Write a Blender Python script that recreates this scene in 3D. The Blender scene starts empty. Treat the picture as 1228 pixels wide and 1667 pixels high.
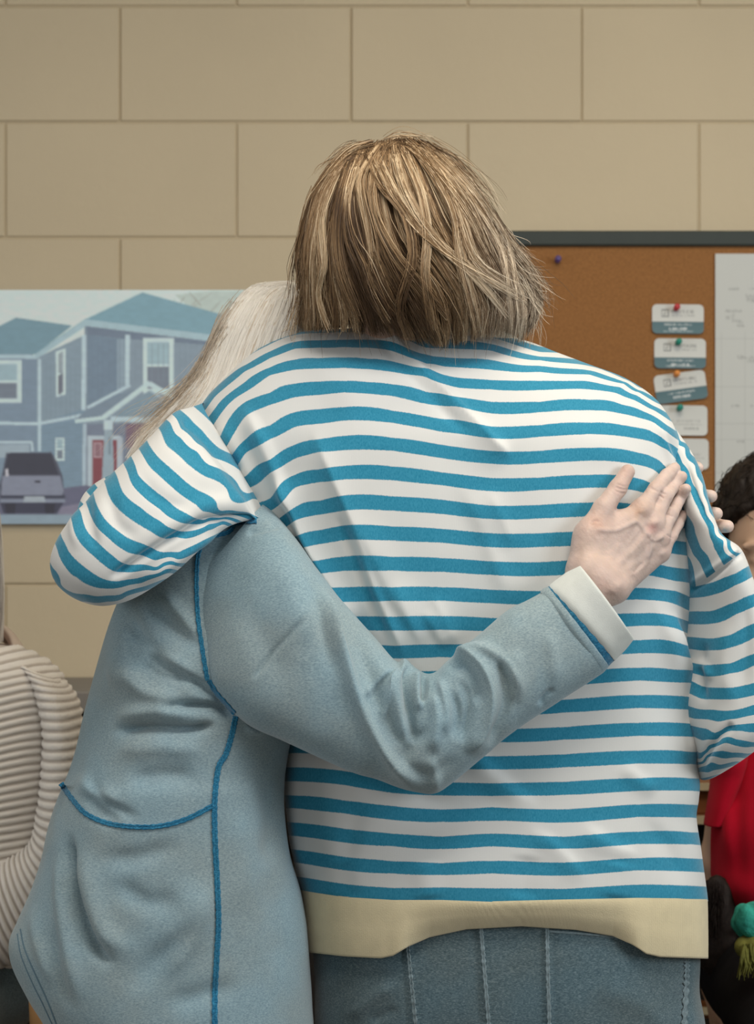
import bpy, math, random
import numpy as np
from mathutils.bvhtree import BVHTree
from mathutils import Vector

# ---------------------------------------------------------------- camera, world, lights, exposure
SC = bpy.context.scene
F, CX, CY, CZ = 3428.0, 614.0, 833.5, 1.25
cam_d = bpy.data.cameras.new('camera'); cam = bpy.data.objects.new('camera', cam_d)
SC.collection.objects.link(cam)
cam.location = (0, 0, CZ); cam.rotation_euler = (math.radians(90), 0, 0)
cam_d.sensor_fit = 'VERTICAL'; cam_d.sensor_height = 36.0; cam_d.lens = 36.0 * F / 1667.0
cam_d.clip_start = 0.05
cam_d.dof.use_dof = True; cam_d.dof.focus_distance = 2.40; cam_d.dof.aperture_fstop = 7.5
SC.camera = cam
SC.view_settings.view_transform = 'Standard'; SC.view_settings.look = 'None'
SC.view_settings.gamma = 1.0; SC.view_settings.use_curve_mapping = False
SC.view_settings.exposure = -0.06
SC.cycles.use_denoising = True
SC.cycles.max_bounces = 6; SC.cycles.diffuse_bounces = 3

world = bpy.data.worlds.new('world'); SC.world = world; world.use_nodes = True
world.node_tree.nodes['Background'].inputs[0].default_value = (0.75, 0.85, 1.0, 1)
world.node_tree.nodes['Background'].inputs[1].default_value = 0.15

def area(name, loc, target, sx, sy, power, col):
    d = bpy.data.lights.new(name, 'AREA'); d.shape = 'RECTANGLE'; d.size = sx; d.size_y = sy
    d.energy = power; d.color = col
    o = bpy.data.objects.new(name, d); SC.collection.objects.link(o); o.location = loc
    o.rotation_euler = (Vector(target) - Vector(loc)).to_track_quat('-Z', 'Y').to_euler()
    return o
area('window_daylight', (2.75, 0.9, 1.9), (0.1, 2.4, 1.2), 1.5, 1.4, 52, (0.86, 0.94, 1.0))
area('ceiling_panel_light', (0.3, 1.3, 2.66), (0.3, 1.3, 0), 1.2, 0.6, 27, (1.0, 0.95, 0.88))
area('ceiling_panel_light', (0.6, 2.3, 2.66), (0.6, 2.3, 0), 1.2, 0.5, 11, (1.0, 0.86, 0.64))
area('rear_fill_light', (-0.9, -2.0, 1.9), (0, 2.4, 1.1), 2.2, 1.4, 17, (0.95, 0.97, 1.0))  # soft fill added behind the camera, no window known there
area('side_window_daylight', (-2.7, 1.2, 1.7), (-0.3, 2.6, 1.2), 1.3, 1.3, 17, (0.95, 0.97, 1.0))

# ---------------------------------------------------------------- helpers
R_ = random.Random(7)
NPR = np.random.RandomState(5)
def W(px, py, Y):
    return np.array([(px - CX) * Y / F, Y, CZ - (py - CY) * Y / F])
def proj(V):
    Y = np.maximum(V[..., 1], 0.1)
    return CX + V[..., 0] * F / Y, CY - (V[..., 2] - CZ) * F / Y

def tag(o, label=None, cat=None, group=None, kind=None):
    if label: o['label'] = label
    if cat: o['category'] = cat
    if group: o['group'] = group
    if kind: o['kind'] = kind
    return o
def empty(name, loc, label=None, cat=None, group=None):
    o = bpy.data.objects.new(name, None); SC.collection.objects.link(o); o.location = loc
    o.empty_display_size = 0.1
    return tag(o, label, cat, group)
bpy_update = bpy.context.view_layer.update

def mk(name, V, Fc, mat, parent=None, attrs=None, cols=None, smooth=True, kind=None, label=None, Tri=None):
    """V (n,3) world coordinates; Fc (m,4) quads array, Tri (k,3) triangles array."""
    V = np.asarray(V, dtype=np.float32).reshape(-1, 3)
    off = np.zeros(3, dtype=np.float32)
    if parent is not None:
        p = parent; o_ = np.zeros(3)
        while p is not None:
            o_ += np.array(p.location); p = p.parent
        off = o_.astype(np.float32)
    me = bpy.data.meshes.new(name)
    nq = 0 if Fc is None else len(Fc); nt = 0 if Tri is None else len(Tri)
    loops = []
    if nq: loops.append(np.asarray(Fc, dtype=np.int32).ravel())
    if nt: loops.append(np.asarray(Tri, dtype=np.int32).ravel())
    loops = np.concatenate(loops)
    starts = np.concatenate([np.arange(nq) * 4, nq * 4 + np.arange(nt) * 3]).astype(np.int32)
    me.vertices.add(len(V)); me.vertices.foreach_set('co', (V - off).ravel())
    me.loops.add(len(loops)); me.loops.foreach_set('vertex_index', loops)
    me.polygons.add(nq + nt); me.polygons.foreach_set('loop_start', starts)
    me.polygons.foreach_set('use_smooth', np.full(nq + nt, smooth))
    me.update(calc_edges=True); me.validate()
    for k, v in (attrs or {}).items():
        a = me.attributes.new(k, 'FLOAT', 'POINT'); a.data.foreach_set('value', np.asarray(v, dtype=np.float32).ravel())
    if cols is not None:
        a = me.color_attributes.new('Col', 'FLOAT_COLOR', 'POINT')
        c = np.ones((len(V), 4), dtype=np.float32); c[:, :3] = cols; a.data.foreach_set('color', c.ravel())
    me.materials.append(mat)
    o = bpy.data.objects.new(name, me); SC.collection.objects.link(o)
    if parent is not None: o.parent = parent
    if kind: o['kind'] = kind
    if label: o['label'] = label
    return o

def lin(r, g, b):
    f = lambda c: (c / 255 / 12.92) if c / 255 <= 0.04045 else ((c / 255 + 0.055) / 1.055) ** 2.4
    return (f(r), f(g), f(b))

def sstep(a, b, x):
    t = np.clip((x - a) / (b - a), 0, 1); return t * t * (3 - 2 * t)

def vnoise(P, scale=1.0, seed=0):
    """value noise in 3D, vectorised, range about -1..1"""
    P = np.asarray(P, dtype=np.float64) * scale + seed * 17.31
    i = np.floor(P).astype(np.int64); f = P - i; f = f * f * (3 - 2 * f)
    def h(ix, iy, iz):
        n = (ix * 374761393 + iy * 668265263 + iz * 2147483647 + seed * 974711) & 0xffffffff
        n = ((n ^ (n >> 13)) * 1274126177) & 0xffffffff
        return ((n ^ (n >> 16)) & 0xffff) / 32768.0 - 1.0
    r = 0
    for dx in (0, 1):
        for dy in (0, 1):
            for dz in (0, 1):
                w = (f[..., 0] if dx else 1 - f[..., 0]) * (f[..., 1] if dy else 1 - f[..., 1]) * (f[..., 2] if dz else 1 - f[..., 2])
                r = r + w * h(i[..., 0] + dx, i[..., 1] + dy, i[..., 2] + dz)
    return r

def crom(K, n, t=None):
    """Catmull-Rom through rows of K resampled to n rows by chord length"""
    K = np.asarray(K, dtype=float); m = len(K)
    if t is None:
        t = np.linspace(0, m - 1, n)
    i = np.clip(np.floor(t).astype(int), 0, m - 2); f = (t - i)[:, None]
    p0 = K[np.maximum(i - 1, 0)]; p1 = K[i]; p2 = K[i + 1]; p3 = K[np.minimum(i + 2, m - 1)]
    return 0.5 * ((2 * p1) + (-p0 + p2) * f + (2 * p0 - 5 * p1 + 4 * p2 - p3) * f * f + (-p0 + 3 * p1 - 3 * p2 + p3) * f ** 3)

def loft_pts(secs, nv, nu, p=2.0):
    """secs rows: Lx,Ly,YL, Rx,Ry,YR, T   -> (nv,nu,3) closed rings; left/right outline points and depth half-thickness"""
    S = np.asarray(secs, dtype=float)
    # chord-length parameter
    mid = (S[:, 0:2] + S[:, 3:5]) / 2
    wd = np.hypot(S[:, 3] - S[:, 0], S[:, 4] - S[:, 1])
    ch = np.hypot(*(np.diff(mid, axis=0).T)) + 0.5 * np.abs(np.diff(wd)) + 1500 * np.abs(np.diff((S[:, 2] + S[:, 5]) / 2)) + 1e-3
    cum = np.concatenate([[0], np.cumsum(ch)])
    t = np.interp(np.linspace(0, cum[-1], nv), cum, np.arange(len(S)))
    Q = crom(S, nv, t)
    L = np.stack([(Q[:, 0] - CX) * Q[:, 2] / F, Q[:, 2], CZ - (Q[:, 1] - CY) * Q[:, 2] / F], 1)
    Rr = np.stack([(Q[:, 3] - CX) * Q[:, 5] / F, Q[:, 5], CZ - (Q[:, 4] - CY) * Q[:, 5] / F], 1)
    c = (L + Rr) / 2; a = (Rr - L) / 2
    th = np.linspace(0, 2 * np.pi, nu, endpoint=False)     # theta 0 = right outline, pi/2 = towards camera
    ct, st = np.cos(th), np.sin(th)
    e = 2.0 / p
    cx = np.sign(ct) * np.abs(ct) ** e; sx = np.sign(st) * np.abs(st) ** e
    T = Q[:, 6]
    V = c[:, None, :] + a[:, None, :] * cx[None, :, None]
    V[:, :, 1] -= T[:, None] * sx[None, :]
    return V

def ring_quads(nv, nu, close=True):
    i = np.arange(nv - 1)[:, None]; j = np.arange(nu if close else nu - 1)[None, :]
    j2 = (j + 1) % nu
    return np.stack([i * nu + j, i * nu + j2, (i + 1) * nu + j2, (i + 1) * nu + j], -1).reshape(-1, 4)

def normals(V, close=True):
    dv = np.gradient(V, axis=0)
    du = (np.roll(V, -1, 1) - np.roll(V, 1, 1)) if close else np.gradient(V, axis=1)
    n = np.cross(dv, du); n /= (np.linalg.norm(n, axis=-1, keepdims=True) + 1e-9)
    c = V.mean(axis=1, keepdims=True)
    s = np.sign(((V - c) * n).sum(-1).mean()) or 1
    return n * s

def fold_field(px, py, folds):
    """sum of sculpted ridges (mm). fold = (points, amp_mm, w_left, w_right, taper) with left/right as seen walking the polyline"""
    out = np.zeros_like(px)
    for fd in folds:
        pts, amp, wl, wr = fd[0], fd[1], fd[2], fd[3]
        tp = fd[4] if len(fd) > 4 else 0.25
        P = np.array(pts, float)
        if len(P) > 2: P = crom(P, len(P) * 4)
        m = max(wl, wr) * 3
        sel = (px > P[:, 0].min() - m) & (px < P[:, 0].max() + m) & (py > P[:, 1].min() - m) & (py < P[:, 1].max() + m)
        if not sel.any(): continue
        x, y = px[sel], py[sel]
        seg = np.hypot(*np.diff(P, axis=0).T); cum = np.concatenate([[0], np.cumsum(seg)]); tot = cum[-1]
        best = np.full(x.shape, 1e9); bt = np.zeros_like(x); bs = np.zeros_like(x)
        for k in range(len(P) - 1):
            dx, dy = P[k + 1] - P[k]; l2 = dx * dx + dy * dy + 1e-9
            tt = np.clip(((x - P[k, 0]) * dx + (y - P[k, 1]) * dy) / l2, 0, 1)
            ex = x - P[k, 0] - tt * dx; ey = y - P[k, 1] - tt * dy
            d = np.hypot(ex, ey); s = np.sign(ex * dy - ey * dx)      # + : left of travel direction (image y down)
            u = d < best; best[u] = d[u]; bs[u] = s[u]; bt[u] = (cum[k] + tt[u] * seg[k]) / tot
        w = np.where(bs > 0, wl, wr)
        tap = sstep(0, tp, bt) * sstep(0, tp, 1 - bt) if tp > 0 else 1.0
        # fade beyond the ends is from distance; taper makes ridge vanish
        prof = np.exp(-(np.sqrt(best ** 2 + 1.2) - 1.09) / w) if len(fd) > 5 else np.exp(-(best / w) ** 2)     # sharp-crested fold or soft one
        out[sel] += amp * prof * tap
    return out

def tps_fit(pts):
    P = np.array(pts, float); X = P[:, :2] / 300.0; s = P[:, 2]; n = len(P)
    d = np.hypot(X[:, None, 0] - X[None, :, 0], X[:, None, 1] - X[None, :, 1])
    K = np.where(d > 0, d * d * np.log(d + 1e-12), 0) + np.eye(n) * 1e-5
    A = np.zeros((n + 3, n + 3)); A[:n, :n] = K; A[:n, n] = 1; A[:n, n + 1:] = X
    A[n, :n] = 1; A[n + 1:, :n] = X.T
    w = np.linalg.lstsq(A, np.concatenate([s, np.zeros(3)]), rcond=None)[0]
    def ev(px, py):
        sh = px.shape; x = px.ravel() / 300.0; y = py.ravel() / 300.0; out = np.zeros(x.shape)
        for k in range(0, len(x), 20000):
            xx = x[k:k + 20000]; yy = y[k:k + 20000]
            dd = (xx[:, None] - X[None, :, 0]) ** 2 + (yy[:, None] - X[None, :, 1]) ** 2
            U = 0.5 * dd * np.log(dd + 1e-12)
            out[k:k + 20000] = U @ w[:n] + w[n] + w[n + 1] * xx + w[n + 2] * yy
        return out.reshape(sh)
    return ev

# ---- signed distance bodies
def sd_cone(P, a, b, ra, rb):
    a = np.asarray(a, float); b = np.asarray(b, float); ab = b - a
    t = np.clip(((P - a) @ ab) / (ab @ ab + 1e-12), 0, 1)
    return np.linalg.norm(P - a - t[..., None] * ab, axis=-1) - (ra + (rb - ra) * t)
def sd_ell(P, c, r, R=None):
    q = P - np.asarray(c, float)
    if R is not None: q = q @ R
    r = np.asarray(r, float)
    k0 = np.linalg.norm(q / r, axis=-1); k1 = np.linalg.norm(q / (r * r), axis=-1) + 1e-9
    return k0 * (k0 - 1) / k1
def smin(a, b, k):
    h = np.clip(0.5 + 0.5 * (b - a) / k, 0, 1)
    return b + (a - b) * h - k * h * (1 - h)
def smax(a, b, k): return -smin(-a, -b, k)
def surfnet(fn, lo, hi, h):
    lo = np.asarray(lo, float); hi = np.asarray(hi, float)
    n = np.ceil((hi - lo) / h).astype(int) + 1
    gx = [lo[k] + np.arange(n[k]) * h for k in range(3)]
    D = np.empty(n, dtype=np.float32)
    for i in range(0, n[0], 24):
        G = np.stack(np.meshgrid(gx[0][i:i + 24], gx[1], gx[2], indexing='ij'), -1)
        D[i:i + 24] = fn(G)
    ins = D < 0
    c = np.array(n) - 1
    acc = np.zeros(tuple(c) + (3,)); cnt = np.zeros(tuple(c))
    for ax in range(3):
        o = [k for k in range(3) if k != ax]
        for s0 in (0, 1):
            for s1 in (0, 1):
                sl = [None] * 3; sl[ax] = slice(0, c[ax]); sl[o[0]] = slice(s0, s0 + c[o[0]]); sl[o[1]] = slice(s1, s1 + c[o[1]])
                A = D[tuple(sl)]; sl2 = list(sl); sl2[ax] = slice(1, c[ax] + 1); B = D[tuple(sl2)]
                m = (A < 0) != (B < 0)
                t = np.where(m, A / (A - B + 1e-20), 0)
                p = np.zeros(tuple(c) + (3,)); p[..., ax] = t; p[..., o[0]] = s0; p[..., o[1]] = s1
                acc += p * m[..., None]; cnt += m
    act = cnt > 0
    idx = -np.ones(tuple(c), dtype=np.int64); idx[act] = np.arange(act.sum())
    ii = np.argwhere(act)
    V = lo + (ii + acc[act] / cnt[act][:, None]) * h
    quads = []
    for ax in range(3):
        o = [k for k in range(3) if k != ax]
        sl = [slice(1, c[k]) for k in range(3)]; sl[ax] = slice(0, c[ax])
        A = ins[tuple(sl)]; sl2 = list(sl); sl2[ax] = slice(1, c[ax] + 1); B = ins[tuple(sl2)]
        w = np.argwhere(A != B)
        if not len(w): continue
        fl = A[tuple(w.T)]
        base = w + np.array([0 if k == ax else 1 for k in range(3)])
        def cell(d0, d1):
            q = base.copy(); q[:, o[0]] += d0; q[:, o[1]] += d1
            return idx[tuple(q.T)]
        q = np.stack([cell(-1, -1), cell(0, -1), cell(0, 0), cell(-1, 0)], 1)
        flip = fl if ax != 1 else ~fl
        q[~flip] = q[~flip][:, ::-1]
        quads.append(q)
    Q = np.concatenate(quads); Q = Q[(Q >= 0).all(1)]
    return V, Q
def vnormals(V, Q):
    n = np.cross(V[Q[:, 2]] - V[Q[:, 0]], V[Q[:, 3]] - V[Q[:, 1]])
    N = np.zeros_like(V)
    for k in range(4): np.add.at(N, Q[:, k], n)
    return N / (np.linalg.norm(N, axis=1, keepdims=True) + 1e-12)
def relax(V, Q, it=2, lam=0.5):
    for _ in range(it):
        S = np.zeros_like(V); c = np.zeros(len(V))
        for k in range(4):
            for m in (1, 3):
                np.add.at(S, Q[:, k], V[Q[:, (k + m) % 4]]); np.add.at(c, Q[:, k], 1)
        V = V + lam * (S / np.maximum(c, 1)[:, None] - V)
    return V

def box(name, x0, x1, y0, y1, z0, z1, mat, parent=None, bev=0.0, **kw):
    """box with chamfered edges"""
    b = min(bev, (x1 - x0) / 3, (y1 - y0) / 3, (z1 - z0) / 3)
    if b <= 0:
        V = np.array([[x, y, z] for x in (x0, x1) for y in (y0, y1) for z in (z0, z1)])
        Q = np.array([[0, 1, 3, 2], [4, 6, 7, 5], [0, 4, 5, 1], [2, 3, 7, 6], [0, 2, 6, 4], [1, 5, 7, 3]])
        return mk(name, V, Q, mat, parent, smooth=False, **kw)
    V = []; key = {}
    def v(s, ax):
        k = (s, ax)
        if k not in key:
            p = []
            for a, (lo_, hi_) in enumerate(((x0, x1), (y0, y1), (z0, z1))):
                q = hi_ if s[a] else lo_
                if a != ax: q += -b if s[a] else b
                p.append(q)
            key[k] = len(V); V.append(p)
        return key[k]
    Q = []; Tr = []
    for ax in range(3):
        o = [a for a in range(3) if a != ax]
        for sd in (0, 1):
            q = []
            for (i, j) in ((0, 0), (1, 0), (1, 1), (0, 1)):
                s = [0, 0, 0]; s[ax] = sd; s[o[0]] = i; s[o[1]] = j; q.append(v(tuple(s), ax))
            if (sd == 1) == (ax == 1): q = q[::-1]
            Q.append(q)
        for i in (0, 1):                      # edges parallel to ax
            for j in (0, 1):
                s = [0, 0, 0]; s[o[0]] = i; s[o[1]] = j; e = list(s); e[ax] = 1
                Q.append([v(tuple(s), o[0]), v(tuple(e), o[0]), v(tuple(e), o[1]), v(tuple(s), o[1])])
    for i in (0, 1):
        for j in (0, 1):
            for k in (0, 1): Tr.append([v((i, j, k), 0), v((i, j, k), 1), v((i, j, k), 2)])
    V = np.array(V, float); cen = V.mean(0)
    def fix(f):
        f = np.array(f); a, b_, c_ = V[f[0]], V[f[1]], V[f[2]]
        return f if np.cross(b_ - a, c_ - a) @ (V[f].mean(0) - cen) > 0 else f[::-1]
    return mk(name, V, np.array([fix(q) for q in Q]), mat, parent, smooth=False, Tri=np.array([fix(t) for t in Tr]), **kw)

def tube(path, rad, nu=8, cap=True):
    """round tube along 3-D path with radii; returns V, quads"""
    P = np.asarray(path, float); n = len(P); rad = np.broadcast_to(np.asarray(rad, float), (n,))
    T = np.gradient(P, axis=0); T /= np.linalg.norm(T, axis=1, keepdims=True) + 1e-12
    up = np.array([0.13, 1.0, 0.21]); A = np.cross(T, up); A /= np.linalg.norm(A, axis=1, keepdims=True) + 1e-12
    B = np.cross(T, A)
    th = np.linspace(0, 2 * np.pi, nu, endpoint=False)
    V = P[:, None] + rad[:, None, None] * (np.cos(th)[None, :, None] * A[:, None] + np.sin(th)[None, :, None] * B[:, None])
    Q = ring_quads(n, nu)
    return V.reshape(-1, 3), Q

def merge(parts):
    Vs, Qs, o = [], [], 0
    for V, Q in parts:
        Vs.append(np.asarray(V).reshape(-1, 3)); Qs.append(np.asarray(Q) + o); o += len(Vs[-1])
    return np.concatenate(Vs), np.concatenate(Qs)

def bvh_of(V, Q):
    return BVHTree.FromPolygons([tuple(v) for v in V.reshape(-1, 3).tolist()], Q.tolist())
CAMV = Vector((0, 0, CZ))
def hit(bvhs, px, py, default=2.4):
    d = Vector(((px - CX) / F, 1.0, -(py - CY) / F)).normalized(); best = None
    for b in bvhs:
        r = b.ray_cast(CAMV, d)
        if r[0] is not None and (best is None or r[0].y < best[0].y): best = (r[0], r[1])
    if best is None: return default, Vector((0, -1, 0))
    return best[0].y, best[1]

# ---------------------------------------------------------------- materials
def new_mat(name):
    m = bpy.data.materials.new(name); m.use_nodes = True
    nt = m.node_tree; return m, nt, nt.nodes['Principled BSDF']
def N(nt, t, **kw):
    n = nt.nodes.new(t)
    for k, v in kw.items(): setattr(n, k, v)
    return n
def plain(name, col, rough=0.7, noise=0.0, nscale=40, bump=0.0, bscale=200, spec=0.3, metal=0.0, sheen=0.0):
    m, nt, b = new_mat(name)
    b.inputs['Base Color'].default_value = (*col, 1); b.inputs['Roughness'].default_value = rough
    b.inputs['Specular IOR Level'].default_value = spec; b.inputs['Metallic'].default_value = metal
    b.inputs['Sheen Weight'].default_value = sheen; b.inputs['Sheen Roughness'].default_value = 0.6
    g = N(nt, 'ShaderNodeTexCoord')
    if noise:
        n1 = N(nt, 'ShaderNodeTexNoise'); n1.inputs['Scale'].default_value = nscale; n1.inputs['Detail'].default_value = 5
        nt.links.new(g.outputs['Object'], n1.inputs['Vector'])
        mp = N(nt, 'ShaderNodeMapRange'); mp.inputs[1].default_value = 0.25; mp.inputs[2].default_value = 0.75
        mp.inputs[3].default_value = 1 - noise; mp.inputs[4].default_value = 1 + noise
        nt.links.new(n1.outputs[0], mp.inputs[0])
        vm = N(nt, 'ShaderNodeVectorMath', operation='SCALE'); vm.inputs[0].default_value = col
        nt.links.new(mp.outputs[0], vm.inputs['Scale']); nt.links.new(vm.outputs[0], b.inputs['Base Color'])
    if bump:
        n2 = N(nt, 'ShaderNodeTexNoise'); n2.inputs['Scale'].default_value = bscale; n2.inputs['Detail'].default_value = 4
        nt.links.new(g.outputs['Object'], n2.inputs['Vector'])
        bp = N(nt, 'ShaderNodeBump'); bp.inputs['Strength'].default_value = 0.6; bp.inputs['Distance'].default_value = bump
        nt.links.new(n2.outputs[0], bp.inputs['Height']); nt.links.new(bp.outputs[0], b.inputs['Normal'])
    return m
def colmat(name, rough=0.6, bump=0.0, bscale=300, spec=0.3, sheen=0.0, sss=0.0):
    m, nt, b = new_mat(name)
    a = N(nt, 'ShaderNodeVertexColor'); a.layer_name = 'Col'
    nt.links.new(a.outputs[0], b.inputs['Base Color']); b.inputs['Roughness'].default_value = rough
    b.inputs['Specular IOR Level'].default_value = spec
    b.inputs['Sheen Weight'].default_value = sheen
    if sss:
        b.inputs['Subsurface Weight'].default_value = sss; b.inputs['Subsurface Radius'].default_value = (1.0, 0.4, 0.2)
        b.inputs['Subsurface Scale'].default_value = 0.004
    if bump:
        g = N(nt, 'ShaderNodeTexCoord'); n2 = N(nt, 'ShaderNodeTexNoise'); n2.inputs['Scale'].default_value = bscale
        n2.inputs['Detail'].default_value = 4
        nt.links.new(g.outputs['Object'], n2.inputs['Vector'])
        bp = N(nt, 'ShaderNodeBump'); bp.inputs['Strength'].default_value = 0.5; bp.inputs['Distance'].default_value = bump
        nt.links.new(n2.outputs[0], bp.inputs['Height']); nt.links.new(bp.outputs[0], b.inputs['Normal'])
    return m

BLUE = (0.024, 0.255, 0.40); OFFW = (0.715, 0.71, 0.685)
def stripe_mat(name, two=False):
    """knit jersey: blue where the fractional stripe coordinate is below one half, off-white elsewhere"""
    m, nt, b = new_mat(name); L = nt.links.new
    g = N(nt, 'ShaderNodeTexCoord')
    def frac_of(attr):
        a = N(nt, 'ShaderNodeAttribute'); a.attribute_name = attr
        nz = N(nt, 'ShaderNodeTexNoise'); nz.inputs['Scale'].default_value = 900; nz.inputs['Detail'].default_value = 1
        L(g.outputs['Object'], nz.inputs['Vector'])
        s = N(nt, 'ShaderNodeMath', operation='MULTIPLY_ADD'); s.inputs[1].default_value = 0.05; s.inputs[2].default_value = -0.025
        L(nz.outputs[0], s.inputs[0])
        ad = N(nt, 'ShaderNodeMath', operation='ADD'); L(a.outputs['Fac'], ad.inputs[0]); L(s.outputs[0], ad.inputs[1])
        fr = N(nt, 'ShaderNodeMath', operation='FRACT'); L(ad.outputs[0], fr.inputs[0])
        d = N(nt, 'ShaderNodeMath', operation='SUBTRACT'); L(fr.outputs[0], d.inputs[0]); d.inputs[1].default_value = 0.25
        ab = N(nt, 'ShaderNodeMath', operation='ABSOLUTE'); L(d.outputs[0], ab.inputs[0])
        wr = N(nt, 'ShaderNodeMath', operation='PINGPONG'); L(fr.outputs[0], wr.inputs[0]); wr.inputs[1].default_value = 0.5
        # distance to centre of blue band (0.25) handling wrap: use cos
        ph = N(nt, 'ShaderNodeMath', operation='MULTIPLY_ADD'); ph.inputs[1].default_value = 2 * math.pi; ph.inputs[2].default_value = -math.pi / 2
        L(fr.outputs[0], ph.inputs[0])
        co = N(nt, 'ShaderNodeMath', operation='COSINE'); L(ph.outputs[0], co.inputs[0])
        mp = N(nt, 'ShaderNodeMapRange'); mp.interpolation_type = 'SMOOTHSTEP'; mp.inputs[1].default_value = -0.11; mp.inputs[2].default_value = 0.13
        L(co.outputs[0], mp.inputs[0]); return mp.outputs[0]
    fac = frac_of('stripe')
    if two:
        f2 = frac_of('stripe_b'); sm = N(nt, 'ShaderNodeAttribute'); sm.attribute_name = 'seam_side'
        st = N(nt, 'ShaderNodeMapRange'); st.inputs[1].default_value = -0.4; st.inputs[2].default_value = 0.4; L(sm.outputs['Fac'], st.inputs[0])
        mx = N(nt, 'ShaderNodeMix'); L(st.outputs[0], mx.inputs[0]); L(fac, mx.inputs[2]); L(f2, mx.inputs[3]); fac = mx.outputs[0]
    n1 = N(nt, 'ShaderNodeTexNoise'); n1.inputs['Scale'].default_value = 420; n1.inputs['Detail'].default_value = 3; n1.inputs['Roughness'].default_value = 0.7
    mpn = N(nt, 'ShaderNodeMapping'); mpn.inputs['Scale'].default_value = (1.6, 1, 0.7)
    L(g.outputs['Object'], mpn.inputs[0]); L(mpn.outputs[0], n1.inputs['Vector'])
    cr = N(nt, 'ShaderNodeValToRGB'); cr.color_ramp.elements[0].position = 0.3; cr.color_ramp.elements[1].position = 0.72
    cr.color_ramp.elements[0].color = (*[c * 0.84 for c in BLUE], 1); cr.color_ramp.elements[1].color = (BLUE[0] * 2.2, BLUE[1] * 1.2, BLUE[2] * 1.14, 1)
    L(n1.outputs[0], cr.inputs[0])
    mix = N(nt, 'ShaderNodeMix', data_type='RGBA'); L(fac, mix.inputs[0]); mix.inputs[6].default_value = (*OFFW, 1); L(cr.outputs[0], mix.inputs[7])
    L(mix.outputs[2], b.inputs['Base Color'])
    b.inputs['Roughness'].default_value = 0.95; b.inputs['Specular IOR Level'].default_value = 0.12
    b.inputs['Sheen Weight'].default_value = 0.35; b.inputs['Sheen Roughness'].default_value = 0.45
    wv = N(nt, 'ShaderNodeTexWave'); wv.inputs['Scale'].default_value = 160; wv.inputs['Distortion'].default_value = 1.5; wv.inputs['Detail'].default_value = 1
    L(g.outputs['Object'], wv.inputs['Vector'])
    ad = N(nt, 'ShaderNodeMath', operation='ADD'); wm = N(nt, 'ShaderNodeMath', operation='MULTIPLY'); wm.inputs[1].default_value = 0.3; L(wv.outputs['Fac'], wm.inputs[0]); L(wm.outputs[0], ad.inputs[0]); L(n1.outputs[0], ad.inputs[1])
    bp = N(nt, 'ShaderNodeBump'); bp.inputs['Strength'].default_value = 0.25; bp.inputs['Distance'].default_value = 0.0004
    L(ad.outputs[0], bp.inputs['Height']); L(bp.outputs[0], b.inputs['Normal'])
    return m

def heather_mat(name, c0, c1, c2):
    m, nt, b = new_mat(name); L = nt.links.new; g = N(nt, 'ShaderNodeTexCoord')
    n1 = N(nt, 'ShaderNodeTexNoise'); n1.inputs['Scale'].default_value = 550; n1.inputs['Detail'].default_value = 3; n1.inputs['Roughness'].default_value = 0.75
    mp = N(nt, 'ShaderNodeMapping'); mp.inputs['Scale'].default_value = (0.6, 1, 1.5); L(g.outputs['Object'], mp.inputs[0]); L(mp.outputs[0], n1.inputs['Vector'])
    cr = N(nt, 'ShaderNodeValToRGB'); e = cr.color_ramp.elements
    e[0].position = 0.3; e[0].color = (*c0, 1); e[1].position = 0.7; e[1].color = (*c2, 1); k = e.new(0.5); k.color = (*c1, 1)
    L(n1.outputs[0], cr.inputs[0])
    n2 = N(nt, 'ShaderNodeTexNoise'); n2.inputs['Scale'].default_value = 9; n2.inputs['Detail'].default_value = 3; L(g.outputs['Object'], n2.inputs['Vector'])
    r2 = N(nt, 'ShaderNodeMapRange'); r2.inputs[1].default_value = 0.42; r2.inputs[2].default_value = 0.6; L(n2.outputs[0], r2.inputs[0])
    tint = N(nt, 'ShaderNodeMix', data_type='RGBA'); tint.blend_type = 'MULTIPLY'
    sc = N(nt, 'ShaderNodeMath', operation='MULTIPLY'); sc.inputs[1].default_value = 0.5; L(r2.outputs[0], sc.inputs[0]); L(sc.outputs[0], tint.inputs[0])
    L(cr.outputs[0], tint.inputs[6]); tint.inputs[7].default_value = (1.15, 0.93, 0.80, 1)
    L(tint.outputs[2], b.inputs['Base Color'])
    b.inputs['Roughness'].default_value = 0.95; b.inputs['Specular IOR Level'].default_value = 0.1
    b.inputs['Sheen Weight'].default_value = 0.3; b.inputs['Sheen Roughness'].default_value = 0.5
    bp = N(nt, 'ShaderNodeBump'); bp.inputs['Strength'].default_value = 0.4; bp.inputs['Distance'].default_value = 0.0006
    L(n1.outputs[0], bp.inputs['Height']); L(bp.outputs[0], b.inputs['Normal'])
    return m

M_wall = plain('painted_block', (0.585, 0.485, 0.33), 0.55, 0.04, 3, 0.0012, 60, 0.35)
M_mortar = plain('painted_mortar', (0.53, 0.435, 0.29), 0.6, 0.04, 10, 0.001, 90)
M_ceiling = plain('ceiling_white', (0.7, 0.68, 0.62), 0.9, 0.03, 10)
M_floor = plain('carpet', (0.16, 0.15, 0.14), 0.95, 0.3, 120, 0.002, 400)
M_side = plain('side_wall_paint', (0.62, 0.58, 0.50), 0.7, 0.03, 5)
M_cork = plain('cork', (0.30, 0.135, 0.045), 0.9, 0.22, 260, 0.0008, 500)
M_bframe = plain('board_frame_dark', (0.045, 0.055, 0.05), 0.5, 0.05, 30)
M_paper = plain('paper', (0.60, 0.61, 0.58), 0.7, 0.02, 6)
M_stripe = stripe_mat('striped_knit'); M_stripe2 = stripe_mat('striped_knit_seamed', True)
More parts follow.
